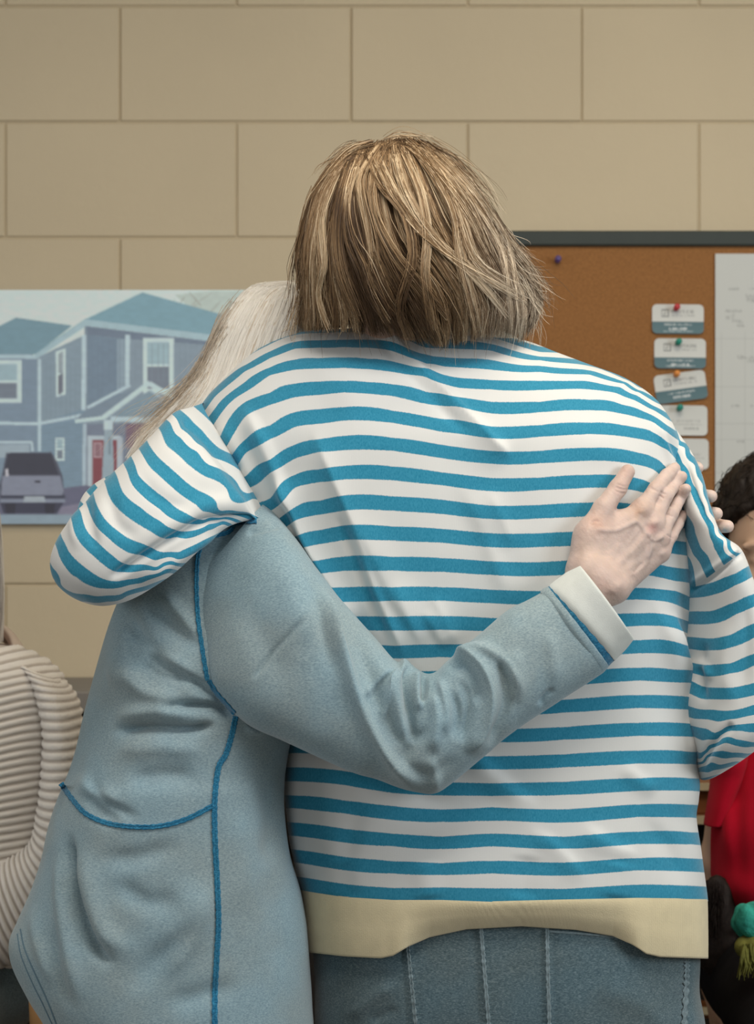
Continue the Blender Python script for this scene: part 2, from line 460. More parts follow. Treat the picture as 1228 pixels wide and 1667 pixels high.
M_cream = plain('cream_rib', (0.74, 0.63, 0.40), 0.95, 0.05, 60, 0.0006, 700, 0.1, sheen=0.3)
M_neck = plain('ivory_rib', (0.80, 0.74, 0.62), 0.95, 0.04, 60, 0.0005, 800, 0.1, sheen=0.3)
M_sweat = heather_mat('heather_blue_fleece', (0.165, 0.255, 0.30), (0.25, 0.36, 0.41), (0.35, 0.47, 0.51))
M_seam = heather_mat('seam_thread', (0.008, 0.07, 0.14), (0.018, 0.16, 0.30), (0.07, 0.32, 0.50))
M_cuff = plain('cuff_lining', (0.66, 0.68, 0.64), 0.95, 0.04, 80, 0.0004, 900, 0.1, sheen=0.2)
M_denim = heather_mat('denim', (0.045, 0.08, 0.10), (0.09, 0.145, 0.17), (0.19, 0.26, 0.285))
M_denim_seam = plain('denim_seam', (0.20, 0.26, 0.28), 0.9, 0.25, 300, 0.0008, 500)
M_dark = plain('dark_trousers', (0.012, 0.011, 0.012), 0.9, 0.2, 60, 0.0005, 600, 0.1)
M_shoe = plain('shoe_leather', (0.03, 0.025, 0.022), 0.5)
M_skin = colmat('skin', 0.5, 0.0007, 420, 0.35, 0.05, 0.15)
M_skinb = colmat('skin_young', 0.5, 0.0001, 300, 0.3, 0.0, 0.15)
M_hair = colmat('hair', 0.5, 0, 0, 0.25)
M_whair, _nt, _b = new_mat('white_hair'); _a = N(_nt, 'ShaderNodeVertexColor'); _a.layer_name = 'Col'
_d = N(_nt, 'ShaderNodeBsdfDiffuse'); _t = N(_nt, 'ShaderNodeBsdfTranslucent'); _m = N(_nt, 'ShaderNodeMixShader'); _m.inputs[0].default_value = .25
_nt.links.new(_a.outputs[0], _d.inputs[0]); _nt.links.new(_a.outputs[0], _t.inputs[0]); _nt.links.new(_d.outputs[0], _m.inputs[1]); _nt.links.new(_t.outputs[0], _m.inputs[2])
_nt.links.new(_m.outputs[0], _nt.nodes['Material Output'].inputs[0])
M_print = colmat('print', 0.38, 0, 0, 0.4)
M_knit = colmat('cream_chenille', 0.98, 0.0012, 700, 0.1, 0.3)
M_knitband = plain('knit_collar', (0.55, 0.45, 0.37), 0.95, 0.05, 100, 0.0004, 800, 0.1)
M_red = plain('red_jersey', (0.46, 0.002, 0.018), 0.9, 0.06, 40, 0.0004, 500, 0.12, sheen=0.05)
M_teal = plain('teal_wool', (0.05, 0.42, 0.32), 0.95, 0.25, 90, 0.003, 160)
M_olive = plain('olive_fringe', (0.20, 0.19, 0.04), 0.9, 0.3, 90, 0.001, 300)
M_tan = plain('tan_wood', (0.50, 0.27, 0.11), 0.5, 0.1, 20)
M_shelf = plain('bookcase_wood', (0.30, 0.11, 0.035), 0.5, 0.2, 18)
M_edge = plain('cream_edging', (0.72, 0.58, 0.36), 0.5)
M_grey = plain('grey_laminate', (0.24, 0.22, 0.195), 0.6, 0.04, 20)
M_black = plain('black_metal', (0.012, 0.012, 0.013), 0.4)
M_cabinet = plain('dark_cabinet', (0.03, 0.024, 0.02), 0.6, 0.1, 20)

# ---------------------------------------------------------------- the room
YW = 3.70
def wx(px, Y=YW): return (px - CX) * Y / F
def wz(py, Y=YW): return CZ - (py - CY) * Y / F
wall = box('wall_back', -3.0, 3.0, YW + 0.0035, YW + 0.20, 0, 2.7, M_mortar, kind='structure')
box('wall_left', -3.1, -3.0, -3.0, YW + 0.2, 0, 2.7, M_side, kind='structure')
box('wall_right', 3.0, 3.1, -3.0, YW + 0.2, 0, 2.7, M_side, kind='structure')
box('wall_front', -3.1, 3.1, -3.1, -3.0, 0, 2.7, M_side, kind='structure')
box('floor', -3.1, 3.1, -3.1, YW + 0.2, -0.1, 0, M_floor, kind='structure')
box('ceiling', -3.1, 3.1, -3.1, YW + 0.2, 2.7, 2.8, M_ceiling, kind='structure')
# blocks: 377 x 188.5 px courses
BW, BH, J = 0.4064, 0.2032, 0.0028
zref = wz(198.5)                        # a joint line
for r in range(-6, 7):
    z0 = zref + (r - 1) * BH + J / 2; z1 = zref + r * BH - J / 2
    if z1 < 0.35: continue
    if z0 > 2.7: break
    z1 = min(z1, 2.7)
    xj = wx(195 if r % 2 == 1 else 385)    # vertical joint in this course
    for k in range(-4, 5):
        x0 = xj + k * BW + J / 2; x1 = x0 + BW - J
        if x1 < -1.3 or x0 > 1.3: continue
        yo = YW + R_.uniform(-0.0007, 0.0007)
        jw = 0.0012 if (r == 1 and x0 > 0.2) else 0      # thicker paint almost fills some joints
        box('block', x0 - jw, x1 + jw, yo, YW + 0.03, z0, z1, M_wall, wall, bev=0.0022)

# ---- print of a house on the wall (flat print painted as vertex colours of the panel face)
def paint(x0, x1, y0, y1, step, base):
    nx = int((x1 - x0) / step) + 1; ny = int((y1 - y0) / step) + 1
    X, Y = np.meshgrid(np.linspace(x0, x1, nx), np.linspace(y0, y1, ny))
    C = np.ones((ny, nx, 3)) * np.array(base)
    def poly(pts, col, a=1.0, noise=0):
        pts = np.array(pts, float); col = np.array(lin(*col)) if max(col) > 1 else np.array(col)
        acc = np.zeros_like(X)
        for sx, sy in ((-.25, -.25), (.25, -.25), (-.25, .25), (.25, .25)):
            xx = X + sx * step; yy = Y + sy * step; ins = np.zeros_like(X, bool)
            j = len(pts) - 1
            for i in range(len(pts)):
                xi, yi = pts[i]; xj_, yj = pts[j]
                c = ((yi > yy) != (yj > yy)) & (xx < (xj_ - xi) * (yy - yi) / (yj - yi + 1e-12) + xi)
                ins ^= c; j = i
            acc += ins / 4.0
        acc = (acc * a)[..., None]
        C[:] = C * (1 - acc) + col * acc
    return X, Y, C, poly
def panel(name, X, Y, C, Yd, mat, thick, parent=None, edge=None, **kw):
    ny, nx = X.shape
    V = np.stack([(X - CX) * Yd / F, np.full_like(X, Yd), CZ - (Y - CY) * Yd / F], -1).reshape(-1, 3)
    Q = ring_quads(ny, nx, False)
    cols = C.reshape(-1, 3)
    b = np.array([0, nx - 1, (ny - 1) * nx + nx - 1, (ny - 1) * nx])
    Vb = V[b] + np.array([0, thick, 0]); n0 = len(V)
    V2 = np.concatenate([V, V[b], Vb]); e = edge if edge is not None else (0.3, 0.3, 0.3)
    c2 = np.concatenate([cols, np.tile(e, (8, 1))])
    k = n0; ex = []
    for i in range(4):
        j = (i + 1) % 4; ex.append([k + i, k + j, k + 4 + j, k + 4 + i])
    ex.append([k + 7, k + 6, k + 5, k + 4])
    return mk(name, V2, np.concatenate([Q, np.array(ex)]), mat, parent, cols=c2, smooth=False, **kw)

X, Y, C, poly = paint(-170, 452, 472, 853, 1.7, lin(176, 196, 194))
g = sstep(472, 600, Y)[..., None]
C[:] = C * (1 - g * 0.2) + np.array(lin(196, 204, 196)) * g * 0.2
tw = sstep(380, 330, Y - 0.0 * X)  # unused gradient helper
# bare trees upper right
for k in range(60):
    x = R_.uniform(285, 452); y = R_.uniform(474, 560); dx = R_.uniform(-22, 22); dy = R_.uniform(8, 30)
    poly([(x, y), (x + 2, y), (x + dx + 1.5, y + dy), (x + dx - 1.5, y + dy)], (120, 118, 112), 0.6)
poly([(285, 480), (340, 474), (452, 474), (452, 600), (330, 520)], (128, 128, 120), 0.45)
# left house body and roof
poly([(-170, 560), (-60, 560), (26, 517), (118, 530), (60, 575), (0, 600), (-170, 600)], (98, 128, 142))
poly([(-170, 576), (66, 578), (66, 800), (-170, 800)], (104, 122, 140))
poly([(-170, 575), (60, 578), (60, 584), (-170, 582)], (150, 172, 182))
# main wing left wall + right wall
poly([(60, 582), (138, 545), (138, 860), (60, 860)], (112, 130, 144))
poly([(60, 690), (138, 665), (138, 860), (60, 860)], (102, 124, 142))
poly([(138, 530), (330, 540), (360, 560), (360, 860), (138, 860)], (112, 128, 142))
poly([(142, 545), (205, 552), (205, 640), (142, 665)], (96, 114, 132))
poly([(190, 552), (206, 552), (206, 640), (190, 640)], (118, 136, 150))
# roof right
poly([(232, 476), (390, 520), (390, 560), (335, 548), (140, 527), (60, 582), (56, 576), (138, 520)], (104, 138, 152))
poly([(140, 520), (345, 545), (345, 556), (140, 531), (60, 584), (57, 577)], (140, 164, 174))
poly([(140, 531), (345, 556), (345, 562), (210, 552), (142, 545)], (92, 106, 124))
# white trims
def bar(x0, y0, x1, y1, w, col=(158, 178, 188)):
    d = np.hypot(x1 - x0, y1 - y0); nx_, ny_ = -(y1 - y0) / d * w / 2, (x1 - x0) / d * w / 2
    poly([(x0 + nx_, y0 + ny_), (x1 + nx_, y1 + ny_), (x1 - nx_, y1 - ny_), (x0 - nx_, y0 - ny_)], col)
bar(137, 545, 136, 668, 7); bar(64, 584, 64, 735, 5); bar(208, 545, 207, 628, 8)
bar(-170, 686, 62, 690, 5); bar(62, 690, 134, 676, 5)
def win(x0, y0, x1, y1, fw=5, sky=(132, 156, 166), low=(98, 108, 122), sk=0):
    poly([(x0, y0), (x1, y0 - sk), (x1, y1 - sk), (x0, y1)], (168, 186, 194))
    mx_ = fw; my = (y0 + y1) / 2
    poly([(x0 + mx_, y0 + mx_), (x1 - mx_, y0 + mx_ - sk), (x1 - mx_, my - 2), (x0 + mx_, my - 2)], sky)
    poly([(x0 + mx_, my + 2), (x1 - mx_, my + 2 - sk), (x1 - mx_, y1 - mx_ - sk), (x0 + mx_, y1 - mx_)], low)
win(-60, 586, 35, 656, 7); win(91, 572, 107, 647, 4, (128, 140, 148), (86, 88, 102), 5); win(233, 550, 283, 640, 7)
win(90, 713, 105, 750, 3)
for xx in range(150, 205, 9): bar(xx, 552, xx, 655, 0.8, (92, 110, 128))
for xx in range(75, 134, 8): bar(xx, 590, xx, 680, 0.8, (104, 122, 136))
for xx in range(212, 345, 9): bar(xx, 560, xx, 620, 0.8, (104, 120, 134))
for yy in range(700, 850, 6): bar(66, yy, 134, yy - 6, 0.8, (98, 118, 134))
# porch gable
bar(142, 664, 212, 627, 5); poly([(140, 668), (200, 640), (240, 628), (244, 622), (170, 680), (122, 684)], (102, 118, 134))
poly([(185, 680), (244, 635), (285, 660), (285, 682), (185, 684)], (108, 128, 142))
bar(122, 686, 170, 680, 6, (164, 184, 192)); bar(168, 680, 244, 623, 8, (164, 184, 192)); bar(243, 624, 282, 648, 8, (164, 184, 192)); bar(244, 636, 276, 656, 3, (140, 160, 170))
bar(180, 682, 345, 686, 8, (158, 178, 188))
poly([(140, 690), (345, 690), (345, 860), (140, 860)], (98, 108, 126))
poly([(205, 690), (250, 690), (250, 730), (205, 730)], (98, 78, 96))
poly([(143, 709), (196, 709), (196, 860), (143, 860)], (152, 166, 176))
poly([(150, 716), (192, 716), (192, 860), (150, 860)], (110, 52, 62))
poly([(153, 720), (166, 720), (166, 745), (153, 745)], (160, 140, 148)); poly([(155, 722), (164, 722), (164, 743), (155, 743)], (120, 90, 100))
bar(138, 690, 136, 860, 6, (146, 164, 176))
poly([(169, 684), (184, 684), (184, 700), (169, 700)], (164, 182, 190)); poly([(170, 700), (183, 700), (187, 800), (165, 800)], (128, 146, 158))
poly([(177, 712), (180, 712), (180, 740), (177, 740)], (100, 116, 130))
poly([(190, 712), (200, 712), (200, 800), (190, 800)], (150, 160, 170))
# garage
bar(-170, 720, 52, 720, 4, (156, 174, 184)); bar(52, 720, 53, 735, 4, (156, 174, 184)); poly([(-170, 724), (48, 724), (48, 745), (-170, 745)], (134, 150, 162))
# driveway and shade
poly([(-170, 800), (60, 800), (140, 790), (300, 830), (300, 860), (-170, 860)], (84, 86, 108))
poly([(100, 825), (140, 818), (140, 845), (90, 845)], (110, 108, 128))
poly([(-170, 838), (300, 838), (300, 860), (-170, 860)], (120, 138, 152))
poly([(-170, 740), (-20, 740), (-8, 800), (-170, 800)], (70, 78, 100))
# pickup truck
poly([(10, 737), (84, 736), (92, 750), (102, 775), (105, 812), (0, 812), (-2, 790), (4, 770)], (64, 68, 84))
poly([(13, 738), (83, 738), (96, 773), (5, 773)], (40, 42, 58))
poly([(4, 775), (98, 775), (104, 800), (100, 808), (2, 806)], (112, 118, 136))
poly([(57, 782), (66, 782), (66, 786), (57, 786)], (36, 36, 50))
poly([(0, 806), (106, 806), (106, 816), (0, 816)], (46, 50, 68)); poly([(0, 812), (106, 812), (106, 818), (0, 818)], (112, 120, 138))
poly([(40, 808), (72, 808), (74, 817), (38, 817)], (140, 150, 160))
poly([(0, 818), (104, 818), (92, 836), (6, 836)], (44, 46, 66)); poly([(72, 820), (90, 820), (88, 836), (74, 836)], (30, 30, 46)); poly([(8, 820), (26, 820), (24, 836), (10, 836)], (30, 30, 46))
poly([(9, 764), (13, 763), (14, 775), (9, 776)], (170, 170, 180))
nn = vnoise(np.stack([X / 9, Y / 5, X * 0], -1), 1, 3)[..., None]; C *= 1 + 0.05 * nn
pic = panel('picture_panel', X, Y, np.clip(C * 1.75 + .045, 0, .92), YW - 0.014, M_print, 0.016, edge=lin(90, 100, 110))  # brightened and lifted: reflection haze put into the print colours
tag(pic, 'large unframed print of a blue-grey two-storey house and parked pickup truck', 'picture')

# ---- cork board
board = empty('cork_board', (wx(1250), YW, wz(600)), 'brown cork notice board with a dark frame hung on the block wall', 'notice board')
YB = YW - 0.012
bx0, bx1, bz0, bz1 = wx(812), wx(1700), wz(1030), wz(378)
box('cork_sheet', bx0 + 0.01, bx1 - 0.01, YB, YW + 0.002, bz0 + 0.01, bz1 - 0.01, M_cork, board)
fw = 0.0265
box('frame_rail', bx0, bx1, YB - 0.010, YW + 0.002, bz1 - fw, bz1, M_bframe, board, bev=0.003)
box('frame_rail', bx0, bx1, YB - 0.010, YW + 0.002, bz0, bz0 + fw, M_bframe, board, bev=0.003)
box('frame_rail', bx0, bx0 + fw, YB - 0.010, YW + 0.002, bz0 + fw, bz1 - fw, M_bframe, board, bev=0.003)
box('frame_rail', bx1 - fw, bx1, YB - 0.010, YW + 0.002, bz0 + fw, bz1 - fw, M_bframe, board, bev=0.003)

def rounded(x, y, cx, cy, hw, hh, r):
    qx = np.abs(x - cx) - hw + r; qy = np.abs(y - cy) - hh + r
    return np.hypot(np.maximum(qx, 0), np.maximum(qy, 0)) + np.minimum(np.maximum(qx, qy), 0) - r
def scribble(x, y, x0, x1, yc, h, seed, slope=0.0):
    """blurred small lettering as rows of strokes"""
    s = vnoise(np.stack([x / 1.6, y * 0 + seed, x * 0], -1), 1, seed) ; t = vnoise(np.stack([x / 1.6, y / 1.4, x * 0], -1), 1, seed + 9)
    yy = y - yc - slope * (x - x0)
    return np.clip((s * 0.6 + t * 0.8 + 0.55), 0, 1) * (np.abs(yy) < h / 2) * (x > x0) * (x < x1)
def card(cx, cy, w, h, ang, band, label, seed, blank=False):
    n = 76; mh = 46
    gu, gv = np.meshgrid(np.linspace(-1, 1, n), np.linspace(-1, 1, mh)); x = gu * w / 2; y = gv * h / 2
    # rounded outline: pull the corner vertices in
    r = 8.0
    ex = np.maximum(np.abs(x) - (w / 2 - r), 0); ey = np.maximum(np.abs(y) - (h / 2 - r), 0); d = np.hypot(ex, ey)
    mx_ = np.maximum(ex, ey); k = np.where(d > 1e-6, mx_ / np.maximum(d, 1e-6), 1)
    xs = np.sign(x) * (np.minimum(np.abs(x), w / 2 - r) + ex * k); ys = np.sign(y) * (np.minimum(np.abs(y), h / 2 - r) + ey * k)
    C = np.ones(x.shape + (3,)) * np.array([0.66, 0.665, 0.63])
    dark = np.array(lin(92, 96, 98))
    def put(m, col, a=1): C[:] = C * (1 - (m * a)[..., None]) + np.array(col) * (m * a)[..., None]
    if not blank:
        put((ys > h / 2 - band).astype(float), lin(80, 112, 120))
        # logo: bracketed square with a small s, then a word
        lx, ly = -w * 0.25, -h * 0.20
        q = np.maximum(np.abs(xs - lx), np.abs(ys - ly)); put(((q < 6) & (q > 4.6)).astype(float), dark, 0.7)
        put(((q < 3.5)) * (np.abs(((xs - lx) + 1.5 * np.sin((ys - ly) * 1.2))) < 1.1), dark, 0.7)
        put(scribble(xs, ys, -w * 0.15, w * 0.32, -h * 0.25, 5.0, seed), dark, 0.55)
        put(scribble(xs, ys, -w * 0.14, w * 0.34, -h * 0.12, 2.4, seed + 2), dark, 0.35)
        put(scribble(xs, ys, -w * 0.27, w * 0.27, h / 2 - band + 5, 3.4, seed + 3), (0.62, 0.66, 0.66), 0.7)
        put(scribble(xs, ys, -w * 0.18, w * 0.18, h / 2 - band + 12, 4.2, seed + 4), (0.72, 0.75, 0.75), 0.9)
        if seed % 2: put(scribble(xs, ys, -w * 0.28, w * 0.3, h / 2 - 4, 2.4, seed + 5), (0.6, 0.65, 0.65), 0.6)
    else:
        put(scribble(xs, ys, -w * 0.26, w * 0.36, h * 0.02, 4.2, seed), dark, 0.28)
        put(scribble(xs, ys, -w * 0.34, w * 0.42, h * 0.13, 1.6, seed + 1), dark, 0.35)
        put(scribble(xs, ys, w * 0.04, w * 0.34, h * 0.27, 4.2, seed + 2), dark, 0.4)
    a = math.radians(ang); ca, sa = math.cos(a), math.sin(a)
    Xp = cx + xs * ca - ys * sa; Yp = cy + xs * sa + ys * ca
    Yd = YB - 0.0012
    bow = 0.002 * (gv + 1) ** 2 / 4 * 2
    V = np.stack([(Xp - CX) * Yd / F, Yd - bow, CZ - (Yp - CY) * Yd / F], -1)
    Vb = V + np.array([0, 0.0007, 0]); ny, nx = x.shape
    Q = ring_quads(ny, nx, False); n0 = ny * nx
    bi = np.concatenate([np.arange(nx), np.arange(1, ny) * nx + nx - 1, (ny - 1) * nx + np.arange(nx - 2, -1, -1), np.arange(ny - 2, 0, -1) * nx])
    bj = np.roll(bi, -1)
    side = np.stack([bi, bj, bj + n0, bi + n0], 1)
    o = mk('business_card', np.concatenate([V.reshape(-1, 3), Vb.reshape(-1, 3)]), np.concatenate([Q, Q[:, ::-1] + n0, side]), M_print, None,
           cols=np.concatenate([C.reshape(-1, 3), np.tile((0.6, 0.6, 0.57), (n0, 1))]), smooth=False)
    return tag(o, label, 'card', 'appointment cards pinned in a column')
card(1104, 519.5, 84, 48, 0.5, 20, 'topmost business card on the cork board, held by a red pushpin', 3)
card(1107.5, 575.5, 84, 49, 0.5, 18, 'business card with a green pushpin, second from the top on the cork board', 5)
card(1108.5, 630, 84, 47, -7.5, 20, 'tilted business card under an orange pushpin on the cork board', 8)
card(1110, 684.5, 84, 49, 0.5, 0, 'plain white card with green pushpin, fourth from the top, beside the striped shoulder', 11, True)
card(1112, 739, 84, 50, 0.5, 0, 'plain white card lowest in view, just above the wrapped fingers', 14, True)
def pushpin(px, py, col, label, name='pushpin'):
    m = plain('pin_' + label.split()[0], col, 0.3, spec=0.5)
    Y0 = YB - 0.003
    c = W(px, py, Y0); prof = [(0.0, 0.0006), (0.004, 0.0006), (0.0045, 0.0048), (0.0065, 0.0052), (0.008, 0.0032), (0.015, 0.0036), (0.017, 0.0055), (0.020, 0.0053), (0.0205, 0.0)]
    nu = 14; th = np.linspace(0, 2 * np.pi, nu, endpoint=False)
    V = np.array([[[c[0] + r * math.cos(t), c[1] + 0.004 - d, c[2] + r * math.sin(t) + 0.15 * d] for t in th] for d, r in prof])
    o = mk(name, V.reshape(-1, 3), ring_quads(len(prof), nu), m); return tag(o, label, 'pushpin', 'pushpins on the cork board')
pushpin(1101, 503, (0.55, 0.05, 0.06), 'red pushpin holding the topmost business card')
pushpin(1104, 559, (0.02, 0.28, 0.20), 'green pushpin in the second business card')
pushpin(1101, 611, (0.75, 0.28, 0.06), 'orange pushpin through the tilted business card')
pushpin(1106, 666, (0.02, 0.28, 0.22), 'green pushpin in the upper plain white card')
pushpin(908, 425, (0.11, 0.07, 0.22), 'purple pushpin alone in the upper left of the cork')

# ---- calendar sheet with handwriting
X, Y, C, poly = paint(1165, 1440, 413, 812, 2.0, (0.60, 0.61, 0.58))
def put(m, a): C[:] = C * (1 - (m * a)[..., None]) + np.array(lin(96, 98, 100)) * (m * a)[..., None]
for (x0, x1, yy, h, sd, sl) in ((1187, 1204, 471, 4, 1, 0), (1218, 1260, 471, 4, 2, 0), (1181, 1209, 506, 5, 3, 0), (1182, 1196, 518, 6, 4, -.3), (1193, 1210, 521, 5, 5, .2), (1200, 1212, 530, 4, 6, 0),
                           (1214, 1240, 485, 12, 7, .1), (1200, 1240, 581, 5, 8, .1), (1216, 1240, 588, 5, 9, 0), (1190, 1205, 661, 4, 10, 0), (1222, 1250, 661, 4, 11, 0), (1200, 1212, 719, 4, 12, 0),
                           (1218, 1250, 740, 5, 13, 0)):
    put(scribble(X, Y, x0, x1, yy, h, sd + 20, sl), 0.4)
for yy in (552, 630, 690, 716, 770):
    put((np.abs(Y - yy) < 0.9).astype(float), 0.12)
for xx in (1175, 1213, 1262, 1310, 1360, 1410):
    put(((np.abs(X - xx) < 0.8) & (Y > 540)).astype(float), 0.10)
cal = panel('wall_calendar', X, Y, C, YB - 0.004, M_print, 0.0036, edge=(0.58, 0.58, 0.52))
tag(cal, 'large white calendar sheet with faint handwriting on the right of the cork board', 'calendar')

# ---- grey-topped low cabinet along the wall on the left, bookcase on the right
cab = empty('cabinet', (-0.6, 3.55, 0), 'dark low cabinet with a grey laminate top against the block wall at left', 'cabinet')
box('carcass', -1.6, 0.35, 3.44, YW - 0.01, 0.0, 0.925, M_cabinet, cab, bev=0.004)
box('cabinet_top', -1.63, 0.38, 3.40, YW - 0.004, 0.925, 0.960, M_grey, cab, bev=0.003)
for k in range(4): box('door', -1.58 + k * 0.48, -1.12 + k * 0.48, 3.425, 3.445, 0.05, 0.905, M_cabinet, cab, bev=0.004)
bk = empty('bookcase', (0.62, 3.5, 0), 'brown wooden shelf unit with cream edged shelves behind the red shirt', 'bookcase')
YS = 3.43
def bz(py): return CZ - (py - CY) * YS / F
bxl, bxr = (1040 - CX) * YS / F, (1500 - CX) * YS / F
box('back_panel', bxl, bxr, YS + 0.22, YS + 0.24, 0.0, bz(1262), M_shelf, bk)
box('side_panel', bxl - 0.02, bxl, YS, YS + 0.24, 0, bz(1262), M_shelf, bk, bev=0.002)
box('side_panel', bxr, bxr + 0.02, YS, YS + 0.24, 0, bz(1262), M_shelf, bk, bev=0.002)
for y0, y1 in ((1275, 1287), (1328, 1342), (1480, 1492), (1640, 1652)):
    s = box('shelf', bxl, bxr, YS + 0.004, YS + 0.22, bz(y1), bz(y0), M_shelf, bk)
    box('shelf_edging', bxl, bxr, YS, YS + 0.0045, bz(y1), bz(y0), M_edge, s)
box('drawer_front', bxl, bxr, YS + 0.02, YS + 0.034, bz(1328), bz(1287), M_shelf, bk, bev=0.002)
for i, (y0, y1) in enumerate(((1352, 1478),)):
    box('panel_front', bxl, bxr, YS + 0.05, YS + 0.06, bz(1640), bz(1345), M_cabinet, bk)

# ================================================================ WOMAN IN STRIPES (person A)
YA = 2.53
pA = empty('person', (wx(800, 2.53), 2.53, 0), 'person seen from behind in a blue and white striped sweater and jeans, head bowed', 'person')

# measured stripe rows: column x -> list of (index, top, bottom)
cols_ = {
 320: [(1, 668, 681), (2, 704, 728)],
 350: [(1, 632, 646), (2, 665, 688), (3, 728, 750)],
 400: [(1, 594, 604), (2, 621, 638), (3, 654, 678), (4, 715, 738), (5, 775, 797)],
 440: [(1, 572, 583), (2, 598, 611), (3, 639, 659), (4, 692, 715), (5, 748, 770), (6, 811, 832), (7, 855, 877)],
 480: [(1, 556.5, 568), (2, 585.5, 602), (3, 624.5, 647), (4, 671, 695.5), (5, 724, 747), (6, 773, 794.5), (7, 826, 848), (8, 874, 896), (16, 1204, 1226), (17, 1249, 1272), (18, 1295, 1316), (19, 1339, 1361), (20, 1383, 1404), (21, 1426.5, 1448)],
 520: [(1, 554, 566), (2, 583, 600), (3, 621, 643), (4, 666, 690), (5, 715, 736), (6, 764, 785), (7, 815, 838), (8, 863, 886), (9, 912, 934)],
 560: [(1, 553, 565), (2, 582, 599), (3, 620, 639), (4, 662.6, 684.8), (5, 709.5, 733), (6, 758.5, 780.7), (7, 806.5, 831.5), (8, 855.5, 879.5), (9, 906, 929.5), (10, 956, 980), (17, 1255, 1278), (18, 1303, 1324), (19, 1349, 1371.6), (20, 1394.7, 1416.6), (21, 1438.6, 1461)],
 600: [(1, 553, 566), (2, 584, 601), (3, 622, 641)],
 640: [(1, 557, 572), (2, 588.5, 605.6), (3, 625.7, 645), (4, 668.6, 688.4), (5, 712.7, 734), (6, 759.4, 782), (7, 808, 831.5), (8, 857, 880), (9, 906.5, 929), (10, 956, 978), (11, 1004, 1026.5), (12, 1051, 1072), (17, 1268, 1291), (18, 1312, 1335), (19, 1357, 1377.6), (20, 1402, 1422), (21, 1445.4, 1466)],
 695: [(0, 552, 566), (1, 577, 592), (2, 599, 614.5), (3, 638, 657.6), (4, 677.6, 698)],
 720: [(0, 551, 567), (1, 581, 596), (3, 641, 661), (4, 682, 703), (5, 724, 746), (6, 769, 790), (7, 813.5, 837), (8, 861, 883.7), (9, 908.5, 931), (10, 956, 978), (11, 1003, 1025.5), (12, 1049, 1070), (17, 1273, 1295), (18, 1317.7, 1338), (19, 1361.8, 1382), (20, 1405, 1424.4), (21, 1444.5, 1466)],
 745: [(0, 553, 568), (1, 583, 598), (2, 614.6, 631), (3, 646, 662)],
 800: [(0, 560, 571), (1, 586, 602), (2, 618.7, 634), (3, 654, 673), (4, 694, 713.5), (5, 734, 755), (6, 778, 799.6), (7, 823, 845), (8, 868, 891), (9, 913.7, 936), (10, 960, 982), (11, 1006, 1028), (15, 1187, 1208), (16, 1231, 1252.5), (17, 1275, 1296), (18, 1314, 1336.6), (19, 1357, 1378), (20, 1401.7, 1422), (21, 1446, 1468.8)],
 880: [(0, 580.5, 586.5), (1, 595.7, 605.6), (2, 620, 635), (3, 654, 671), (4, 692, 711), (5, 734, 754), (6, 777.5, 797.8), (7, 822, 844), (8, 868, 890.5), (9, 915, 937.7), (10, 962, 984)],
 920: [(14, 1139, 1160), (15, 1183.7, 1204), (16, 1228, 1249), (17, 1272.7, 1294), (18, 1317.5, 1339), (19, 1362, 1381.6), (20, 1404, 1425.5), (21, 1447, 1466)],
 960: [(1, 603, 610), (2, 621, 634), (3, 650.6, 668), (4, 688, 706.7), (5, 729, 750), (6, 773, 794), (7, 818, 840.5), (8, 865, 887.6)],
 1015: [(1, 621, 624.5), (2, 633.5, 645), (3, 659, 674), (4, 692, 710.5), (5, 731.5, 753)],
 1040: [(1, 635, 638.5), (2, 645.5, 655), (3, 666, 680), (4, 696.5, 714.5), (5, 737, 757), (6, 779, 800), (9, 913, 934), (10, 957, 976), (11, 998.5, 1019), (12, 1042, 1063.6), (13, 1087, 1108), (14, 1131.6, 1152.7), (15, 1176.7, 1198), (16, 1222, 1243), (17, 1267, 1287.6), (18, 1309.6, 1330), (19, 1354, 1374), (20, 1397, 1417), (21, 1440, 1463.5)],
 1065: [(2, 661, 668), (3, 677.6, 688), (4, 704.6, 720.8), (5, 745, 765), (6, 790, 811)],
 1086: [(3, 692, 703), (4, 719, 732), (5, 762, 780), (6, 806, 827)],
 1100: [(7, 838, 859), (8, 880, 902), (9, 924, 946), (10, 962, 984), (11, 1004, 1023), (12, 1045, 1066), (13, 1090, 1111)],
 1126: [(8, 884, 906), (9, 927, 950), (10, 973, 996), (11, 1013, 1034), (13, 1091, 1112), (14, 1134.7, 1155.6), (15, 1178, 1199.5), (16, 1224, 1244), (17, 1267, 1287.5), (18, 1310, 1331), (19, 1355, 1374.6), (20, 1397.5, 1419), (21, 1442, 1465)],
}
pts = []
for x, rows in cols_.items():
    for (i, a, b) in rows: pts += [(x, a, i), (x, b, i + 0.5)]
sA = tps_fit(pts)

